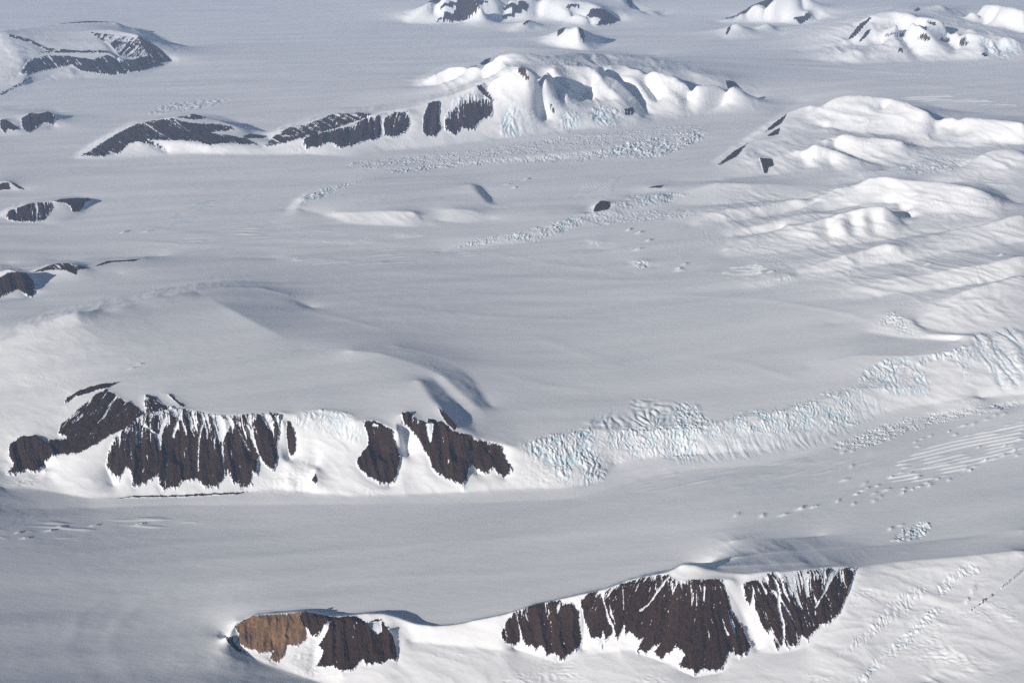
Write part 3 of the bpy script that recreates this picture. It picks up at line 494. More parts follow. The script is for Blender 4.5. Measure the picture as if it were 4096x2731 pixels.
# ------------------------------------------------------------------ broken ice (label, outline, kind, wavelength m, height m, blue, direction deg)
def bearing(x0, y0, x1, y1, z):
    a = unproject(x0, y0, z); b = unproject(x1, y1, z); return math.degrees(math.atan2(b[1] - a[1], b[0] - a[0]))
STRIPE = bearing(3595, 1841, 4096, 1763, 300); STRIPE2 = bearing(1400, 968, 1690, 937, 430)
ICE = [
 ('lower fan of the great icefall right of the middle massif', 'H 1100,745 1200,700 1350,650 1500,620 1700,600 1740,700 1700,800 1720,950 1650,975 1450,1010 1400,930 1330,840 1220,800', 's', 66, 16, .6, 0),
 ('swirling arcs of crevasses on the plateau above the icefall', 'H 1480,570 1700,530 1740,470 1900,415 2100,425 2352,450 2352,625 2100,620 1950,640 1800,600 1690,610', 'a', 95, 14, .45, 0),
 ('broad icefall step right of the icefall fan', 'H 1690,610 1900,600 2352,560 2352,800 2200,815 1900,790 1760,760 1710,690', 's', 52, 12, .5, 0),
 ('upper stretch of the icefall step with small seracs', 'I 0,450 120,430 200,520 300,590 430,500 700,480 900,420 1000,370 1250,320 1290,420 1250,600 950,610 750,660 500,650 300,660 200,740 0,760', 's', 52, 12, .55, 0),
 ('gullied lower face of the icefall step, smooth at its foot', 'I 0,760 200,740 300,660 500,650 750,660 950,610 1250,600 1290,430 1450,400 1450,470 1250,610 1000,720 700,770 300,830 0,850', 'g', 60, 11, .3, 0),
 ('fan of broken ice above the long fault line at right', 'I 1240,290 1280,220 1400,150 1560,130 1660,220 1720,320 1500,305', 's', 85, 18, .65, 0),
 ('narrow ribbon of blue seracs below the long fault line', 'I 1260,312 1430,312 1720,335 1700,385 1450,375 1300,340', 's', 70, 12, .7, 0),
 ('rim of broken ice leading right along the plateau edge', 'I 1620,190 1660,125 1850,90 1960,40 2010,90 1990,300 1940,260 1900,150 1750,150', 's', 85, 20, .6, 0),
 ('steep bright icefall at the right border', 'F 1990,1080 2200,1030 2352,1020 I 2352,330 2250,360 2150,330 2100,200 2010,80', 'g', 130, 34, .6, 0),
 ('granular crevasse band curving along the right glacier', 'I 1030,735 1300,620 1500,550 1900,480 2352,415 2352,455 1900,545 1550,640 1400,710 1150,765', 's', 36, 12, .12, 0),
 ('parallel bright crevasse stripes on the right glacier', 'I 1490,840 1700,730 1900,670 2352,560 2352,700 2000,790 1700,880 1560,900', 'p', 62, 12, .2, STRIPE),
 ('long crevassed tongue of stripes below the parallel stripes', 'I 1400,960 1560,880 1700,870 2000,790 2352,690 2352,760 1950,890 1600,980', 'p', 55, 11, .25, STRIPE),
 ('first ice cascade under the highest central peak', 'B 990,870 1040,740 1090,695 1200,740 1280,870 1150,925 1020,910', 's', 170, 38, .7, 0),
 ('second smaller ice cascade at the central massif foot', 'B 1395,790 1440,755 1540,770 1575,830 1460,880 1400,850', 's', 170, 34, .7, 0),
 ('widest ice cascade at the central massif foot', 'B 1600,740 1680,710 1780,720 1865,800 1800,855 1620,835', 's', 170, 34, .6, 0),
 ('thin bright crevasse band across the central glacier', 'B 200,1150 700,1085 1100,1055 1500,1030 1800,980 1950,950 1950,1050 1500,1085 1100,1090 700,1120 300,1176', 's', 62, 21, .45, 0),
 ('bright crevasse cluster at the end of the central glacier band', 'B 1700,1010 1900,950 2100,910 2352,870 C 230,880 200,930 60,1000 B 2150,1040 1950,1070', 's', 84, 30, .45, 0),
 ('wide roughened surface of the central glacier', 'B 0,1090 500,1040 900,1000 1400,920 1900,870 2352,820 2352,880 2000,930 1600,1000 1000,1055 400,1110 0,1150', 's', 70, 13, .25, 0),
 ('blue rippled crevasse patch on the left glacier', 'D 1050,355 1130,300 1220,260 1330,190 1410,148 1455,180 1350,290 1200,345 1100,365', 'l', 85, 13, .5, 35),
 ('bright ledge of ice at the head of the central rise', 'D 2005,215 2060,130 2200,85 2352,55 E 150,20 0,75 D 2200,130 2120,185', 's', 90, 20, .6, 0),
 ('faint curved ripples spreading below the great icefall', 'H 1700,965 2000,850 2352,830 I 700,800 1100,720 1450,780 900,1010 0,1010 H 1900,1090', 'l', 55, 4.5, .03, 24),
 ('long faint flow bands on the glacier at the lower left border', 'J -60,130 400,40 1000,40 1400,110 900,190 300,250 -60,270', 'l', 60, 7, .05, 6),
 ('faint braided flow lines left of centre below the bright crevasse lines', 'E -300,510 300,490 900,520 700,590 0,610 -400,590', 'l', 70, 8, .1, STRIPE2),
 ('faint flow stripes sweeping round the central rise on its left', 'D 1250,380 1800,300 1950,340 2352,400 2352,450 1700,450 1200,470', 'l', 80, 8, .08, 8),
 ('thin lines of crevasses on the grey glacier left of centre', 'E -150,460 0,445 300,392 600,398 300,445 0,470', 'p', 70, 18, .3, STRIPE2),
 ('long ribbon of seracs running up to the isolated nunatak', 'E 620,512 850,430 1100,395 1400,310 1600,260 1740,232 1720,270 1500,360 1250,445 1050,445 850,470', 's', 68, 15, .5, 0),
 ('bright serac ribbon right of the isolated nunatak', 'E 1740,245 1770,180 1900,140 2100,120 2320,105 2200,175 1950,215', 's', 66, 15, .5, 0),
 ('low crevasse field right of and below the isolated nunatak', 'E 1600,290 1740,255 2000,240 2352,235 2352,290 2000,310 1650,345', 's', 75, 10, .3, 0),
 ('fan of crevasses above the isolated nunatak', 'E 1510,160 1570,60 1700,30 1810,25 1740,130 1640,160', 'p', 70, 15, .4, 25),
 ('small crevassed dome, lower of two right of centre', 'E 1890,610 1950,565 2020,585 2010,625 1950,640', 's', 75, 15, .4, 0),
 ('small crevassed dome, upper of two right of centre', 'E 1610,465 1650,440 1700,450 1710,475 1650,485', 's', 75, 15, .4, 0),
 ('isolated block of broken ice on the lower right glacier edge', 'L 1440,230 1480,190 1540,140 1670,90 1745,120 1660,200 1560,220', 's', 60, 16, .4, 0),
 ('outer band of lumpy crevasses on the lower right slope', 'L 1220,1176 1330,1030 1480,900 1620,780 1740,655 1800,670 1700,800 1560,940 1400,1060 1290,1176', 's', 60, 10, .2, 0),
 ('inner band of soft ice lumps on the lower right slope', 'L 1100,1000 1200,880 1350,760 1450,620 1600,540 1720,515 1700,575 1560,700 1350,860 1180,980', 's', 70, 8, .1, 0),
 ('ring of crevasses at the head of the lower right slope', 'L 1750,540 1830,450 1950,390 2020,370 2060,440 1950,460 1850,560 1790,600', 's', 65, 11, .25, 0),
 ('crevassed corner below the right massif', 'C 1490,1130 1600,1080 1700,1040 1990,1080 1960,1120 1900,1140 1700,1176 1560,1176', 's', 110, 18, .3, 0),
 ('sparse far crevasse stripes on the upper right glacier', 'C 1450,650 1600,630 1850,640 2250,690 2352,720 1900,695 1600,680', 'p', 150, 26, .3, -4),
 ('rough ice slope at the right end of the upper right massif', 'C 1990,240 2200,260 2310,290 2340,340 2250,395 2110,385 2040,300', 's', 190, 40, .5, 0),
 ('broken ice step among the right lower hills', 'F 1350,990 1450,915 1600,985 1625,1040 1520,1060 1460,1000', 's', 75, 16, .3, 0),
 ('chain of bright ice lumps at the foot of a right hill', 'F 460,768 600,715 800,678 860,670 800,700 620,735', 's', 65, 14, .3, 0),
 ('small crevasse stripes between the right hills', 'F 280,680 400,610 600,600 640,640 500,690', 'p', 60, 13, .3, -12),
 ('hanging ice apron between two dark walls of the middle massif', 'G 1960,530 2060,490 2180,485 2352,510 H 30,560 80,640 90,700 G 2352,700 2200,640 2000,620', 's', 70, 9, .35, 0),
 ('bright wind-worn ice patches on the upper left glacier', 'A 990,760 1100,700 1300,670 1580,665 1500,700 1250,740 1050,770', 's', 190, 18, .3, 0),
]
# lone snow bumps thrown up beside crevasses
BUMPS = 'I 1160,745 1200,760 1140,770 1195,862 1150,955 1285,980 1300,1010 1370,995 1430,1020 1345,1045 1270,1025 1225,1050 1385,1070 1350,1095 1210,1115 1105,1095 865,1135 850,1145 945,1133 1620,700 1665,678 1725,660 1640,730 1550,1015 1540,1040 1605,1018 1645,1000 1700,975 1720,990 1770,950 1850,955 1960,885 1990,890 2090,825 1460,935 1590,910 1640,940 2220,730 2320,680 2210,790 2290,760 2310,790 2015,580 1945,590 1850,630 1890,650 2100,550 2050,735 2160,520 2220,515 L 425,45 600,50 740,45 860,5 1525,115 1460,140 2010,545 1970,620 F 1710,600 2200,540 360,495 655,650 590,655 40,640 E 2250,600 2210,630 1940,500 1880,370 1950,390 2010,440 1060,65 1110,85 1190,30 D 840,385 990,380 G 940,180 890,205 J 640,115 410,125 340,150 130,165 175,200 950,105'

# ------------------------------------------------------------------ first pass: smooth snow, keep the walls crisp
px, py = project(X, Y, HT); vis = view_mask(HT)
rockm = np.zeros(HT.shape, np.float32)
for lab, s, o in ROCKS: rockm[region(pts(s), px, py, vis)] = 1
soft = blur(blur(HT, 1, 2), 3, 2, (1,)); rk = np.clip(blur(rockm, 4) * 2.5, 0, 1)
edge = blur(HT, 1, 1)
HT = soft * (1 - rk) + edge * rk
print('smooth', time.time() - T0)

# broad folds of the snow: drifts and flow bands, long in the flow direction
def rot(x, y, deg):
    a = R(deg); return x * math.cos(a) + y * math.sin(a), -x * math.sin(a) + y * math.cos(a)
wx_ = 500 * perlin(X / 4200, Y / 4200, 5); wy_ = 500 * perlin(X / 4200, Y / 4200, 6)
u, v = rot(X + wx_, Y + wy_, 14)
far_s = sstep(14000, 60000, Y)
fold = 17 * perlin(u / 3800, v / 900, 11) + 8 * perlin(u / 1900, v / 420, 12) + 1.2 * perlin(u / 900, v / 170, 13) + .22 * perlin(u / 220, v / 60, 14)
rough = sstep(-.1, .6, perlin(X / 3000, Y / 3000, 21))
fold = fold + rough * (1.2 * fbm(X / 260, Y / 260, 2, 31)) + far_s * 20 * perlin(u / 9000, v / 3500, 15)
HT = HT + fold * (1 - 0.8 * rk)
# long soft swells that follow the flow of the ice
BANDS = ['K -600,545 0,490 700,460 1400,425 2100,385 L 600,330', 'J 600,385 1400,330 2352,275 K 700,235 1500,190 2200,130 L 700,90', 'J 850,1176 720,900 800,750 950,620 1200,520', 'J 600,1176 430,900 520,700 800,520', 'J 0,60 600,20 1300,60 2000,110', 'J 0,330 500,300 1200,220 2000,180',
         'E 100,680 1000,700 2000,722 2352,700 F 500,680', 'E 700,800 1500,822 2352,800 F 400,780', 'F -100,800 600,830 1200,920 1700,1080', 'E 900,520 1300,600 1700,650 2100,710', 'H 1200,0 1500,90 1900,240', 'D 1500,540 1900,560 2352,610 E 500,640', 'H 950,240 1300,330 1700,380', 'I 0,100 500,180 900,290',
         'A 1400,1176 1900,1120 2352,1080 B 800,1010 1600,910', 'D 600,310 1200,200 1700,70 2000,0', 'D 800,340 1500,425 2352,445 E 600,480', 'D 1800,860 2100,960 2352,1010 E 300,1090', 'E 0,880 900,960 1800,980', 'D 300,430 1300,480 2200,500', 'A 1200,600 1700,560 2352,480', 'B 0,330 600,290 1200,260', 'C 200,430 1100,480 2352,520', 'C 600,600 1300,560 2352,620']
pxb, pyb = project(X, Y, HT)
for n_, q_ in enumerate(BANDS):
    P = pts(q_); zz = base_at(*unproject(P[:, 0], P[:, 1], 300.0)); wxp, wyp = unproject(P[:, 0], P[:, 1], zz)
    wd = 95 * wyp.mean() / 13000.0; m = (pyb > P[:, 1].min() - 120) & (pyb < P[:, 1].max() + 120) & (pxb > P[:, 0].min() - 150) & (pxb < P[:, 0].max() + 150)
    idx = np.nonzero(m); x = X[idx]; y = Y[idx]; best = np.full(x.shape, 1e9); ends = np.zeros(x.shape)
    for i in range(len(wxp) - 1):
        ax, ay, bx2, by2 = wxp[i], wyp[i], wxp[i + 1], wyp[i + 1]
        t = np.clip(((x - ax) * (bx2 - ax) + (y - ay) * (by2 - ay)) / ((bx2 - ax) ** 2 + (by2 - ay) ** 2), 0, 1)
        d = np.hypot(x - ax - t * (bx2 - ax), y - ay - t * (by2 - ay)); nb = d < best
        best = np.where(nb, d, best); ends = np.where(nb, (i + t) / (len(wxp) - 1), ends)
    w2 = wd * (1 + .5 * perlin(x / 1500, y / 1500, 90 + n_))
    HT[idx] += (.055 * wd * np.exp(-(best / w2) ** 2) * np.sin(np.pi * np.clip(ends, 0, 1)) ** .6 * (.7 + .5 * perlin(x / 2500, y / 2500, 130 + n_)) * (1 - rk[idx])).astype(HT.dtype)
# lumpy relief on the snow hills (steeper snow only)
gy, gx = np.gradient(HT); gy /= np.gradient(Y, axis=0); gx /= np.gradient(X, axis=1)
slope = np.sqrt(gx ** 2 + gy ** 2)
steep = blur(sstep(.10, .35, slope).astype(np.float32), 3, 2)
k = 1 + 2.0 * far_s
k = (1 + .7 * far_s).astype(np.float32)
YS = Y + 2.0 * HT                                  # keeps the grain even on steep faces
hillm = np.zeros(HT.shape, np.float32)
RUGA = (.85, .75, 1.0, 1.1, .3, .8, .25)
RUG = ['C 950,700 1180,640 1700,730 2352,830 2352,1176 300,1176 290,1100 600,900', 'F 300,60 900,90 1300,0 2352,0 2352,1000 2100,1050 1650,900 900,760 450,760 0,650 0,450 100,330', 'B 430,560 1080,350 1500,350 2050,385 2352,480 C 360,530 525,660 100,780 B 1900,840 1100,920 1000,700 850,570',
       'C 860,350 1330,90 2352,0 2352,400 940,420', 'D 0,1120 350,990 800,880 1190,795 1750,760 G 0,900 0,0', 'A 0,200 900,230 1150,415 700,530 0,700', 'L 1230,400 2352,290 2352,1176 1000,1176 900,950']
for n_, q_ in enumerate(RUG): hillm[region(pts(q_), px, py, vis)] = RUGA[n_]
hillm = blur(hillm, 14, 2)
hm2 = np.maximum(hillm * sstep(.03, .16, blur(slope.astype(np.float32), 6, 2)), steep) * (1 - rk)
a, b = rot(X, YS, -38)
wr = fbm(X / (1400 * k), YS / (1400 * k), 3, 51)
wq = fbm(X / (1100 * k), YS / (1100 * k), 3, 53)
rel_ = 20 * ridged(a / (1900 * k) + .5 * wr, b / (800 * k) + .5 * wq, 44) + 13 * ridged(a / (800 * k) + .7 * wq, b / (360 * k) + .7 * wr, 45) + 6 * ridged(a / (330 * k) + wr, b / (190 * k) + wq, 46) + 2.6 * fbm(X / (120 * k), YS / (120 * k), 3, 48)
HT = HT + hm2 * k * rel_ * (.35 + .65 * hillm) * (1 + .9 * far_s)
HT = HT + hm2 * (.25 + far_s) * (16 * ridged((1.5 * X + YS) / (900 * k) + .35 * wr, (X - 1.5 * YS) / (5200 * k), 65) + 8 * ridged((1.5 * X + YS) / (420 * k) + .4 * wq, (X - 1.5 * YS) / (2600 * k), 66))
crisp = sstep(.12, .6, perlin(X / (800 * k), YS / (800 * k), 61) + .25 * perlin(X / 150, YS / 150, 62))
HT = HT + np.maximum(steep, hillm * .8) * (1 - rk) * crisp * 5.5 * k * ridged(X / (80 * k) + .5 * wr, YS / (65 * k), 63)
print('folds', time.time() - T0)

# ------------------------------------------------------------------ second pass: labels and detail
px, py = project(X, Y, HT); vis = view_mask(HT)
mpx = np.sqrt(X ** 2 + Y ** 2 + CAM_H ** 2) / F_PX                       # metres per photo pixel
RID = np.full(HT.shape, -1, np.int16)
ROCK = np.zeros(HT.shape, np.float32); SNOWF = np.zeros(HT.shape, np.float32); TAN = np.zeros(HT.shape, np.float32); ICEF = np.zeros(HT.shape, np.float32)
DZ = np.zeros(HT.shape, np.float32)
for i, (lab, s, o) in enumerate(ROCKS):
    P = pts(s); pad = 24
    sel = (px > P[:, 0].min() - pad) & (px < P[:, 0].max() + pad) & (py > P[:, 1].min() - pad) & (py < P[:, 1].max() + pad) & vis
    idx = np.nonzero(sel)
    if len(idx[0]) == 0: print('EMPTY', lab); continue
    x = px[idx]; y = py[idx]
    y0, y1 = P[:, 1].min(), P[:, 1].max(); lean = o.get('lean', 0)
    q = mpx[idx].mean() / 2.9                                            # 1 for the nearest walls, larger far off
    uu = (x - lean * (y - (y0 + y1) / 2))
    fan = o.get('fan', 0)
    if fan:
        xc = P[:, 0].min() + o.get('xc', .5) * np.ptp(P[:, 0]); t_ = np.clip((y - y0) / (y1 - y0), 0, 1)
        uu = xc + (uu - xc) * (1 + fan * .5) / (1 + fan * t_)
    uu = uu + 3.0 / q ** .5 * perlin(x / 30, y / 40, 200 + i) + 10 / q ** .5 * perlin(x / 80, y / 90, 190 + i)
    jag = o.get('jag', 5) * 1.0
    low = sstep(.45, .8, (y - y0) / max(y1 - y0, 1))
    n1 = ridged(uu / (26 / q ** .6), y / 400, 300 + i) * .6 + ridged(uu / (10 / q ** .4), y / 160, 330 + i) * .5
    yy = y + jag * n1 * (.25 + low) * 1.1
    xx = x + .35 * jag * perlin(x / 9, y / 9, 360 + i)
    ins = inpoly(P, xx, yy)
    r = idx[0][ins]; c = idx[1][ins]; x = x[ins]; y = y[ins]; uu = uu[ins]
    RID[r, c] = i
    # top of this wall column by column
    bins = np.clip(((x - P[:, 0].min() + pad) / 6).astype(int), 0, 4000)
    top = np.full(4001, 1e9); bot = np.full(4001, -1e9)
    np.minimum.at(top, bins, y); np.maximum.at(bot, bins, y)
    v = (y - top[bins]) / np.maximum(bot[bins] - top[bins], 8)
    g1 = ridged(uu / (58 / q ** .5), y / 900, 400 + i); g2 = ridged(uu / (24 / q ** .5), y / 300 , 430 + i); g3 = ridged(uu / (10 / q ** .4), y / 90, 460 + i); g4 = fbm(uu / 5, y / 12, 2, 490 + i)
    big = min(1.0, (y1 - y0) / 160.0)
    amp = 30 * q ** .5 * big * (.35 if abs(lean) > .7 else 1)
    fade = sstep(0, .12, v) * (1 - .5 * sstep(.8, 1, v))
    dz = amp * fade * (1.1 * g1 + .32 * g2 + .10 * g3) + 2.2 * g4 * q + big * 8 * q ** .5 * fbm(x / 30, y / 24, 4, 640 + i, .6)
    DZ[r, c] = dz
    hollow = -(.5 * (g1 - .45) + .7 * (g2 - .45) + .5 * (g3 - .45))                              # snow lies in gullies
    st = o.get('st', .3); tp = o.get('top', 0); pt = o.get('patch', 0)
    streak = hollow * .55 + .55 * perlin(uu / (3.6 + 1.5 / q), y / 45, 520 + i) + .35 * perlin(uu / 3.2, y / 9, 550 + i) + .3 * perlin(x / 60, y / 40, 575 + i)
    th = 1.12 - .85 * st - tp * (.85 * (1 - sstep(0.0, .65, v)))
    sn = streak - th + pt * 1.5 * (fbm(x / 26, y / 12, 3, 600 + i) + .25)
    SNOWF[r, c] = np.clip(.5 + sn * 1.6, 0, 1)
    ROCK[r, c] = 1; TAN[r, c] = o.get('col', 0)
    if o.get('col', 0) == 1: DZ[r, c] = dz * .5 + 7 * fbm(x / 24, y / 34, 4, 77, .6)
def components(m):
    L = np.where(m, np.arange(1, m.size + 1).reshape(m.shape), 0)
    for k in range(600):
        P_ = np.pad(L, 1); N = np.maximum.reduce([P_[1:-1, 1:-1], P_[:-2, 1:-1], P_[2:, 1:-1], P_[1:-1, :-2], P_[1:-1, 2:]])
        N = np.where(m, N, 0)
        if (N == L).all(): break
        L = N
    return L
for i in range(len(ROCKS)):
    m = RID == i
    if not m.any(): continue
    rr = np.nonzero(m.any(1))[0][[0, -1]]; cc = np.nonzero(m.any(0))[0][[0, -1]]
    sl = (slice(rr[0], rr[1] + 1), slice(cc[0], cc[1] + 1)); ms = m[sl]
    L = components(ms); ids, cnt = np.unique(L[L > 0], return_counts=True)
    keep = ids[cnt >= max(.12 * cnt.max(), 6)] if False else ids[[cnt.argmax()]]
    drop = ms & ~np.isin(L, keep)
    RID[sl][drop] = -1; ROCK[sl][drop] = 0; DZ[sl][drop] = 0
for s in HOLES:
    P = pts(s); m = region(P, px + 2.0 * perlin(px / 7, py / 14, 71), py, vis & (RID >= 0)); SNOWF[m] = 1; DZ[m] *= .5; DZ[m] -= 4
print('rocks', time.time() - T0)

EDG = blur((RID >= 0).astype(np.float32), 2, 2)
BIGR = np.zeros(HT.shape, np.float32)
for i, (lab, s, o) in enumerate(ROCKS):
    P = pts(s); BIGR[RID == i] = min(1, max(0, (min(np.ptp(P[:, 1]), np.ptp(P[:, 0])) - 28) / 70.0)) * (.3 if P[:, 1].mean() < 250 else 1)
SNOWF = np.clip(SNOWF + BIGR * (ROCK > 0) * np.clip(.92 - EDG, 0, 1) * (1.1 + 1.6 * fbm(px / 7, py / 7, 2, 985)), 0, 1).astype(np.float32)
HOL = np.full(HT.shape, -1, np.int16)
for j, s in enumerate(HOLES):
    m = region(pts(s), px + 2.0 * perlin(px / 7, py / 14, 71), py, vis & (RID >= 0))
    if m.sum() < 12: continue
    rr = np.nonzero(m.any(1))[0][[0, -1]]; cc = np.nonzero(m.any(0))[0][[0, -1]]
    sl = (slice(rr[0], rr[1] + 1), slice(cc[0], cc[1] + 1)); L = components(m[sl]); ids, cnt = np.unique(L[L > 0], return_counts=True)
    HOL[sl][L == ids[cnt.argmax()]] = j
IID = np.full(HT.shape, -1, np.int16)
for i, (lab, s, kind, lam, hgt, blue, dg) in enumerate(ICE):
    P = pts(s); pad = 30
    sel = (px > P[:, 0].min() - pad) & (px < P[:, 0].max() + pad) & (py > P[:, 1].min() - pad) & (py < P[:, 1].max() + pad) & vis
    r0, r1 = np.nonzero(sel.any(1))[0][[0, -1]]; c0, c1 = np.nonzero(sel.any(0))[0][[0, -1]]
    r0 = max(r0 - 12, 0); c0 = max(c0 - 12, 0); sl = (slice(r0, r1 + 13), slice(c0, c1 + 13))
    x = px[sl]; y = py[sl]; wx2 = X[sl]; wy2 = Y[sl]
    m = inpoly(P, x + 14 * perlin(x / 30, y / 26, 700 + i), y + 9 * perlin(x / 24, y / 18, 730 + i)) & vis[sl]
    bw = 7 if ('icefall' in lab and 'corner' not in lab) else 3; fm = blur(m.astype(np.float32), bw, 2); fm = sstep(.15, .92, fm)
    IID[sl][m & (RID[sl] < 0)] = i
    if kind == 's':
        a = wx2 + .5 * lam * perlin(wx2 / (2.2 * lam), wy2 / (2.2 * lam), 760 + i); b = wy2 + .5 * lam * perlin(wx2 / (2.2 * lam), wy2 / (2.2 * lam), 761 + i)
        n = np.abs(perlin(a / lam, b / (1.5 * lam), 800 + i)) * 1.7 - .5 + .55 * (np.abs(perlin(a / (.5 * lam), b / (.7 * lam), 830 + i)) * 1.7 - .5) + .32 * perlin(a / (.27 * lam), b / (.3 * lam), 836 + i) + .8 * perlin(wx2 / (3.3 * lam), wy2 / (2.4 * lam), 838 + i)
        cov = .2 + .8 * sstep(-.55, .25, perlin(wx2 / (5 * lam), wy2 / (6 * lam), 845 + i) + .2)
    elif kind == 'l':
        a, b = rot(wx2, wy2, dg); a = a + .8 * lam * perlin(wx2 / 900, wy2 / 900, 860 + i); b = b + .9 * lam * perlin(wx2 / 1300, wy2 / 1100, 862 + i)
        n = sstep(.0, .75, perlin(a / (9 * lam), b / (1.6 * lam), 864 + i)) * 1.6 - .3
        cov = sstep(-.3, .35, perlin(wx2 / (7 * lam), wy2 / (7 * lam), 866 + i) + .1)
    elif kind == 'p':
        a, b = rot(wx2, wy2, dg); b = b + 1.2 * lam * perlin(a / 1500, b / 1500, 890 + i)
        ph = b / (1.5 * lam); fl = np.floor(ph); fr = ph - fl
        br = perlin(a / (7 * lam) + fl * 5.7, fl * 3.1 + .5, 892 + i)
        n = (1.5 * np.exp(-((fr - .5) / .2) ** 2) - .2) * sstep(-.5, .0, br)
        cov = sstep(-.7, -.1, perlin(wx2 / (10 * lam), wy2 / (10 * lam), 894 + i) + .15)
    elif kind == 'a':
        cxp, cyp = unproject(TILES['H'][0] + 2060 * K_, TILES['H'][1] + 560 * K_, 600.0)
        rr = np.hypot(wx2 - cxp, (wy2 - cyp) * .6) + 1.4 * lam * perlin(wx2 / 500, wy2 / 700, 870)
        an = np.arctan2((wy2 - cyp) * .6, wx2 - cxp)
        n = np.abs(perlin(rr / (1.3 * lam), an * 3.0 + 8, 872)) * 1.8 - .5 + .4 * perlin(wx2 / (.7 * lam), wy2 / lam, 873)
        cov = sstep(-.45, .25, perlin(wx2 / 420, wy2 / 600, 874) + .1)
    else:                                       # gullied ice face
        a = wx2 + .25 * wy2 + .8 * lam * perlin(wx2 / 500, wy2 / 500, 880)
        n = 1.4 * np.abs(perlin(a / (1.6 * lam), wy2 / (7 * lam), 881)) - .4 + .45 * np.abs(perlin(a / (.5 * lam), wy2 / (.8 * lam), 883))
        cov = np.ones_like(x)
    DZ[sl] += (hgt * n * cov * fm * (RID[sl] < 0)).astype(np.float32)
    ICEF[sl] = np.maximum(ICEF[sl], (blue * fm * cov * np.clip(.25 - n * .9, 0, 1)).astype(np.float32))
print('ice', time.time() - T0)
B = pts(BUMPS)
rng = np.random.default_rng(4)
for bx_, by_, _ in B:
    d = (px - bx_) ** 2 + (py - by_) ** 2
    j = np.argmin(np.where(vis, d, 1e12)); r, c = np.unravel_index(j, d.shape)
    wx0, wy0 = X[r, c], Y[r, c]; w = 16 + 12 * rng.random() + (Y[r, c] > 20000) * 14; el = 1.6 + rng.random()
    sl = (slice(max(r - 25, 0), r + 25), slice(max(c - 40, 0), c + 40))
    a, b = rot(X[sl] - wx0, Y[sl] - wy0, 20 + 40 * rng.random())
    g = np.exp(-(a / (w * el)) ** 2 - (b / w) ** 2)
    DZ[sl] += (11 + 8 * rng.random()) * g * (1 + .4 * perlin(X[sl] / 30, Y[sl] / 30, 9)) * (1 + (Y[r, c] > 20000))
HT = (HT + DZ).astype(np.float32)
print('bumps', time.time() - T0)

# ------------------------------------------------------------------ snow mountains, each its own piece of land
HILLS = [
 ('nearest_ridge', 'long nearest mountain ridge, its snow apron filling the lower border', 'J 1500,880 1590,770 1720,715 2030,690 2352,715 K 330,735 560,790 820,755 1420,605 1720,540 2150,420 2230,375 L 60,370 230,405 660,420 1330,380 1950,320 2352,285 2352,1176 J 2352,1176 2100,1176 1800,1050 1600,965'),
 ('massif', 'large middle snow massif with dark walls facing the viewer', 'D 0,1120 350,985 510,915 800,880 1190,790 1500,745 1750,752 2352,1100 H 300,60 720,200 960,480 1110,740 1150,960 700,1045 G 2352,1065 1700,1035 900,1070 600,1085 0,1010'),
 ('table_mountain', 'flat-topped hazy mountain at the upper left', 'A 0,200 220,185 600,135 780,145 930,235 1155,418 1060,475 760,530 400,510 200,540 0,690'),
 ('snow_massif', 'central snow massif with many spurs above the upper glacier', 'A 2040,935 2250,760 B 60,755 620,650 430,562 680,445 1080,352 1330,380 1500,352 2050,385 1970,465 2200,520 C 170,555 360,535 525,662 300,725 0,795 B 1950,830 1450,875 900,945 300,1005 A 2060,1035'),
 ('snow_mountain', 'small sharp snow pyramid on the far plain', 'B 1270,280 1440,180 1530,178 1580,205 1690,262 1640,325 1400,310'),
 ('snow_mountain', 'range of rock and snow cut by the top border', 'B 365,152 540,0 620,-60 1600,-60 1700,58 1815,143 1650,182 1500,162 900,155'),
 ('snow_mountain', 'bright snow massif at the upper right', 'C 860,350 1150,230 1330,105 1620,105 1950,190 2290,270 2352,330 2352,400 1240,428 940,405'),
 ('snow_mountain', 'twin snow cones left of the upper right massif', 'C 320,262 370,180 430,153 550,215 640,150 690,220 640,255 480,270'),
 ('snow_massif', 'white right-hand massif with rock strips on its left edge', 'C 285,1112 600,892 765,758 920,706 960,724 1180,638 1560,688 1850,788 2352,828 2352,960 1750,940 1575,1000 1590,1095 1450,1150 700,1176'),
 ('snow_hill', 'bright rounded hill at the right border below the white massif', 'C 1940,1140 2060,1050 2150,1010 2280,1010 2352,1050 2352,1176 2000,1176'),
 ('snow_hill', 'broad brightest hill among the lower right hills', 'F 940,178 1090,97 1300,17 1420,12 2000,77 2225,242 2100,320 1560,340 1330,212 1180,242 900,267'),
 ('snow_hill', 'scalloped grey hill with four shaded hollows', 'F 340,545 520,427 780,352 1010,302 1180,242 1330,212 1420,215 1560,340 1640,405 1200,465 700,520'),
 ('snow_hill', 'long white wedge hill, second from the bottom of the right hills', 'F 815,668 1130,551 1430,466 1640,430 1950,360 2352,270 2352,440 1640,570 1100,655'),
 ('snow_hill', 'low rumpled hill above the lowest right hill', 'F 1080,790 1450,702 1880,632 2352,547 2352,680 2200,706 1800,770 1200,840'),
 ('snow_hill', 'lowest right hill, smooth on its left end', 'F 1630,1002 1870,822 1960,782 2352,672 2352,1015 2150,1040 1900,1065'),
]
HID = np.full(HT.shape, -1, np.int16)
for i, (n, lab, s) in enumerate(HILLS): HID[region(pts(s), px, py, vis) & (HID < 0)] = i

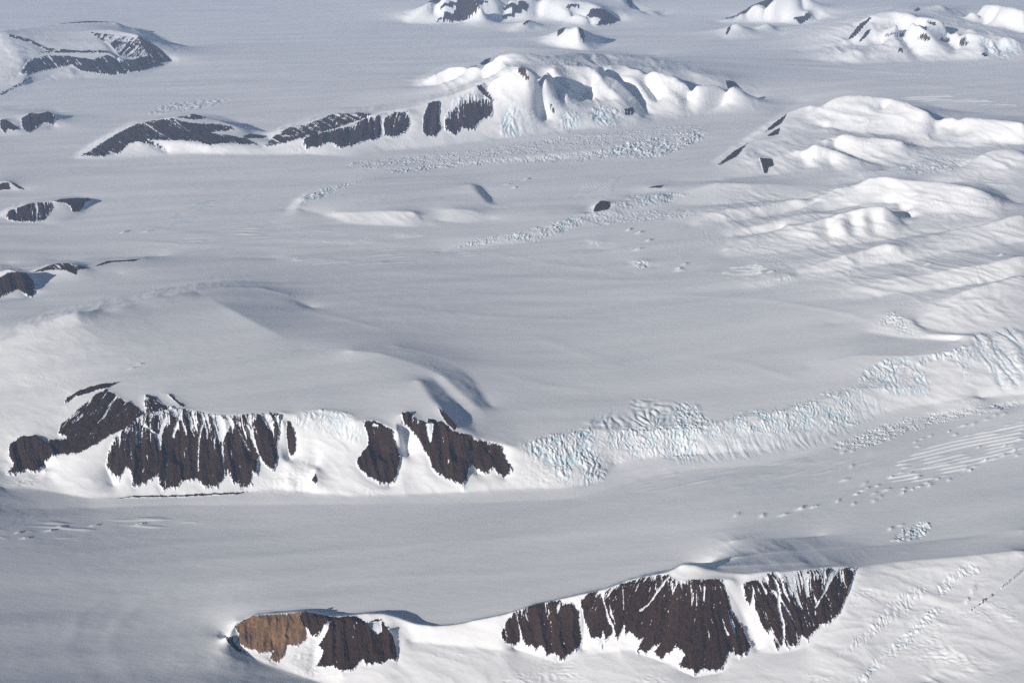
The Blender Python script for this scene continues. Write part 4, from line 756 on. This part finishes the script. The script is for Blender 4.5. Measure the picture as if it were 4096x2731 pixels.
# ------------------------------------------------------------------ materials
def ramp(nt, a, b, c0=(0, 0, 0, 1), c1=(1, 1, 1, 1)):
    r = nt.nodes.new('ShaderNodeValToRGB'); e = r.color_ramp.elements
    e[0].position = a; e[0].color = c0; e[1].position = b; e[1].color = c1; return r
def noise(nt, geo, scale, det=4, rough_=.55, vec=None):
    n = nt.nodes.new('ShaderNodeTexNoise'); n.inputs['Scale'].default_value = scale; n.inputs['Detail'].default_value = det; n.inputs['Roughness'].default_value = rough_
    nt.links.new(vec if vec else geo.outputs['Position'], n.inputs['Vector']); return n
def mix(nt, fac, a, b):
    m = nt.nodes.new('ShaderNodeMix'); m.data_type = 'RGBA'
    for sock, val in ((m.inputs[0], fac), (m.inputs[6], a), (m.inputs[7], b)):
        if hasattr(val, 'is_output'): nt.links.new(val, sock)
        elif isinstance(val, (int, float)): sock.default_value = val
        else: sock.default_value = (*val, 1)
    return m.outputs[2]
def attr(nt, n):
    a = nt.nodes.new('ShaderNodeAttribute'); a.attribute_name = n; return a.outputs['Fac']
def ground_material(name):
    m = bpy.data.materials.new(name); m.use_nodes = True; nt = m.node_tree
    p = nt.nodes['Principled BSDF']; geo = nt.nodes.new('ShaderNodeNewGeometry')
    p.inputs['Roughness'].default_value = .75; p.inputs['Specular IOR Level'].default_value = .12
    return m, nt, p, geo
def snow_color(nt, geo):
    n1 = noise(nt, geo, 1 / 900, 5, .6); r1 = ramp(nt, .3, .7)
    nt.links.new(n1.outputs['Fac'], r1.inputs[0])
    c = mix(nt, r1.outputs[0], (.83, .835, .845), (.885, .885, .88))
    return mix(nt, attr(nt, 'ice'), c, (.50, .74, .84))
def bump(nt, p, src, strength, dist, normal=None):
    b = nt.nodes.new('ShaderNodeBump'); b.inputs['Strength'].default_value = strength; b.inputs['Distance'].default_value = dist
    nt.links.new(src, b.inputs['Height'])
    if normal: nt.links.new(normal, b.inputs['Normal'])
    nt.links.new(b.outputs[0], p.inputs['Normal']); return b.outputs[0]
M_SNOW, nt, p, geo = ground_material('snow')
nt.links.new(snow_color(nt, geo), p.inputs['Base Color'])
mp = nt.nodes.new('ShaderNodeMapping'); mp.vector_type = 'POINT'; mp.inputs['Rotation'].default_value = (0, 0, R(-14)); mp.inputs['Scale'].default_value = (.3, 1, 1)
nt.links.new(geo.outputs['Position'], mp.inputs['Vector'])
n2 = noise(nt, geo, 1 / 90, 5, .6, mp.outputs[0]); bump(nt, p, n2.outputs['Fac'], .35, 9.0)

M_ROCK, nt, p, geo = ground_material('rock_and_snow')
n1 = noise(nt, geo, 1 / 180, 6, .65); n3 = noise(nt, geo, 1 / 28, 5, .7)
dark = mix(nt, n1.outputs['Fac'], (.011, .005, .003), (.048, .023, .012))
r3 = ramp(nt, .35, .75); nt.links.new(n3.outputs['Fac'], r3.inputs[0])
dark = mix(nt, r3.outputs[0], dark, (.044, .025, .016))
r1 = ramp(nt, .3, .62); nt.links.new(n1.outputs['Fac'], r1.inputs[0])
tan = mix(nt, r1.outputs[0], (.095, .058, .030), (.31, .17, .085))
r2 = ramp(nt, .40, .66); nt.links.new(n3.outputs['Fac'], r2.inputs[0])
tan = mix(nt, r2.outputs[0], tan, (.13, .095, .06))
n5 = noise(nt, geo, 1 / 650, 5, .65); r5 = ramp(nt, .48, .66); nt.links.new(n5.outputs['Fac'], r5.inputs[0])
dark = mix(nt, r5.outputs[0], dark, (.046, .026, .017))
rockc = mix(nt, attr(nt, 'tan'), dark, tan)
ad = nt.nodes.new('ShaderNodeMath'); ad.operation = 'MULTIPLY_ADD'
n4 = noise(nt, geo, 1 / 16, 4, .7)
nt.links.new(n4.outputs['Fac'], ad.inputs[0]); ad.inputs[1].default_value = .5; nt.links.new(attr(nt, 'snow_cover'), ad.inputs[2])
rs = ramp(nt, .68, .82); nt.links.new(ad.outputs[0], rs.inputs[0])
nt.links.new(mix(nt, rs.outputs[0], rockc, (.80, .82, .86)), p.inputs['Base Color'])
bump(nt, p, n3.outputs['Fac'], .8, 10.0)
p.inputs['Roughness'].default_value = .9

# ------------------------------------------------------------------ meshes
def full_normals():
    P3 = np.stack([X, Y, HT], -1).astype(np.float64)
    du = np.gradient(P3, axis=1); dv = np.gradient(P3, axis=0)
    n = np.cross(du, dv); n /= np.linalg.norm(n, axis=-1, keepdims=True); return n
NRM = full_normals().reshape(-1, 3).astype(np.float32)
# face ids: rock wins over broken ice, broken ice over hill, hill over glacier
code = np.where((RID >= 0) & (HOL >= 0), 4000 + HOL, np.where(RID >= 0, 1000 + RID, np.where(IID >= 0, 2000 + IID, np.where(HID >= 0, 3000 + HID, 0)))).astype(np.int32)
c4 = np.stack([code[:-1, :-1], code[:-1, 1:], code[1:, 1:], code[1:, :-1]], 0)
isr = (c4 >= 1000) & (c4 < 2000)
face = c4[0].copy()
for k in (1, 2, 3): face = np.where(isr[k] & ~((face >= 1000) & (face < 2000)), c4[k], face)
face = face.ravel()
ii = (np.arange(NRR - 1)[:, None] * NC + np.arange(NC - 1)[None, :]).ravel()
FV = np.stack([ii, ii + 1, ii + NC + 1, ii + NC], 1)
XYZ = np.stack([X, Y, HT], -1).reshape(-1, 3).astype(np.float64)
SC = np.where(ROCK > 0, SNOWF, 1.0).astype(np.float32).ravel(); IC = ICEF.ravel(); TN = TAN.ravel()
def build(name, fsel, mat, rocky=False, origin=True, parent=None):
    q = FV[fsel]
    vu, inv = np.unique(q.ravel(), return_inverse=True)
    co = XYZ[vu]; o = np.zeros(3)
    if origin: o = np.array([co[:, 0].mean(), co[:, 1].mean(), co[:, 2].min()])
    me = bpy.data.meshes.new(name)
    me.vertices.add(len(vu)); me.vertices.foreach_set('co', (co - o).astype(np.float32).ravel())
    me.loops.add(len(inv)); me.loops.foreach_set('vertex_index', inv.astype(np.int32).ravel())
    me.polygons.add(len(q)); me.polygons.foreach_set('loop_start', np.arange(0, len(inv), 4, dtype=np.int32))
    me.update(calc_edges=True)
    me.polygons.foreach_set('use_smooth', np.ones(len(q), bool))
    for n, a in ((('snow_cover', SC), ('tan', TN)) if rocky else (('ice', IC),)):
        at = me.attributes.new(n, 'FLOAT', 'POINT'); at.data.foreach_set('value', a[vu].astype(np.float32))
    me.normals_split_custom_set_from_vertices(NRM[vu])
    me.materials.append(mat)
    ob = bpy.data.objects.new(name, me); ob.location = o
    scene.collection.objects.link(ob)
    if parent is not None: ob.parent = parent; ob.location = o - np.array(parent.location)
    return ob
g = build('glacier', face == 0, M_SNOW, origin=False); g['kind'] = 'structure'; g['label'] = 'grey-white glacier and snow plain spreading between all the mountains'
for i, (n, lab, s) in enumerate(HILLS):
    f = face == 3000 + i
    if f.sum() > 20:
        o = build(n if n != 'massif' else 'snow_massif', f, M_SNOW); o['kind'] = 'structure'; o['label'] = lab
for i, it in enumerate(ICE):
    f = face == 2000 + i
    if f.sum() > 8:
        o = build('icefall' if it[2] in 'sg' else 'crevasse_field', f, M_SNOW); o['kind'] = 'stuff'; o['label'] = it[0]; o['category'] = 'icefall' if it[2] in 'sg' else 'crevasses'
RO = {}
for i, it in enumerate(ROCKS):
    f = face == 1000 + i
    if f.sum() < 2: print('NO FACES', it[0]); continue
    nm = 'rock_outcrop'
    if 'wall' in it[0].split(',')[0] or 'cliff' in it[0]: nm = 'rock_cliff'
    if 'moraine' in it[0]: nm = 'moraine'
    o = build(nm, f, M_ROCK, True); o['label'] = it[0]; o['category'] = {'rock_outcrop': 'rock outcrop', 'rock_cliff': 'rock cliff', 'moraine': 'moraine'}[nm]; o['kind'] = 'thing'
    RO[i] = o
for j in range(len(HOLES)):
    f = face == 4000 + j; m = HOL == j
    if f.sum() < 4 or not m.any(): continue
    own = int(np.bincount(RID[m]).argmax())
    if own in RO: build('snow_gully', f, M_ROCK, True, parent=RO[own])
print('meshes', time.time() - T0)

# ------------------------------------------------------------------ air
HAZE = 7.5e-6
hx = XYZ[:, 0]; zmin = float(XYZ[:, 2].min()) - 1.0
lo = (float(hx.min()) - 100, -3000.0, zmin); hi = (float(hx.max()) + 100, float(Yr.max()) + 100, CAM_H + 120)
me = bpy.data.meshes.new('haze')
vv = [(x, y, z) for x in (lo[0], hi[0]) for y in (lo[1], hi[1]) for z in (lo[2], hi[2])]
me.from_pydata(vv, [], [(0, 1, 3, 2), (4, 6, 7, 5), (0, 4, 5, 1), (2, 3, 7, 6), (0, 2, 6, 4), (1, 5, 7, 3)]); me.update()
hz = bpy.data.objects.new('haze', me); scene.collection.objects.link(hz)
hz['kind'] = 'stuff'; hz['label'] = 'thin blue haze that pales the far mountains'; hz['category'] = 'haze'
hm = bpy.data.materials.new('haze_air'); hm.use_nodes = True; nt = hm.node_tree; nt.nodes.clear()
vo = nt.nodes.new('ShaderNodeVolumePrincipled'); out = nt.nodes.new('ShaderNodeOutputMaterial')
vo.inputs['Color'].default_value = (.48, .67, 1.0, 1); vo.inputs['Density'].default_value = HAZE; vo.inputs['Anisotropy'].default_value = 0.0
nt.links.new(vo.outputs[0], out.inputs['Volume']); me.materials.append(hm)
print('done', time.time() - T0)
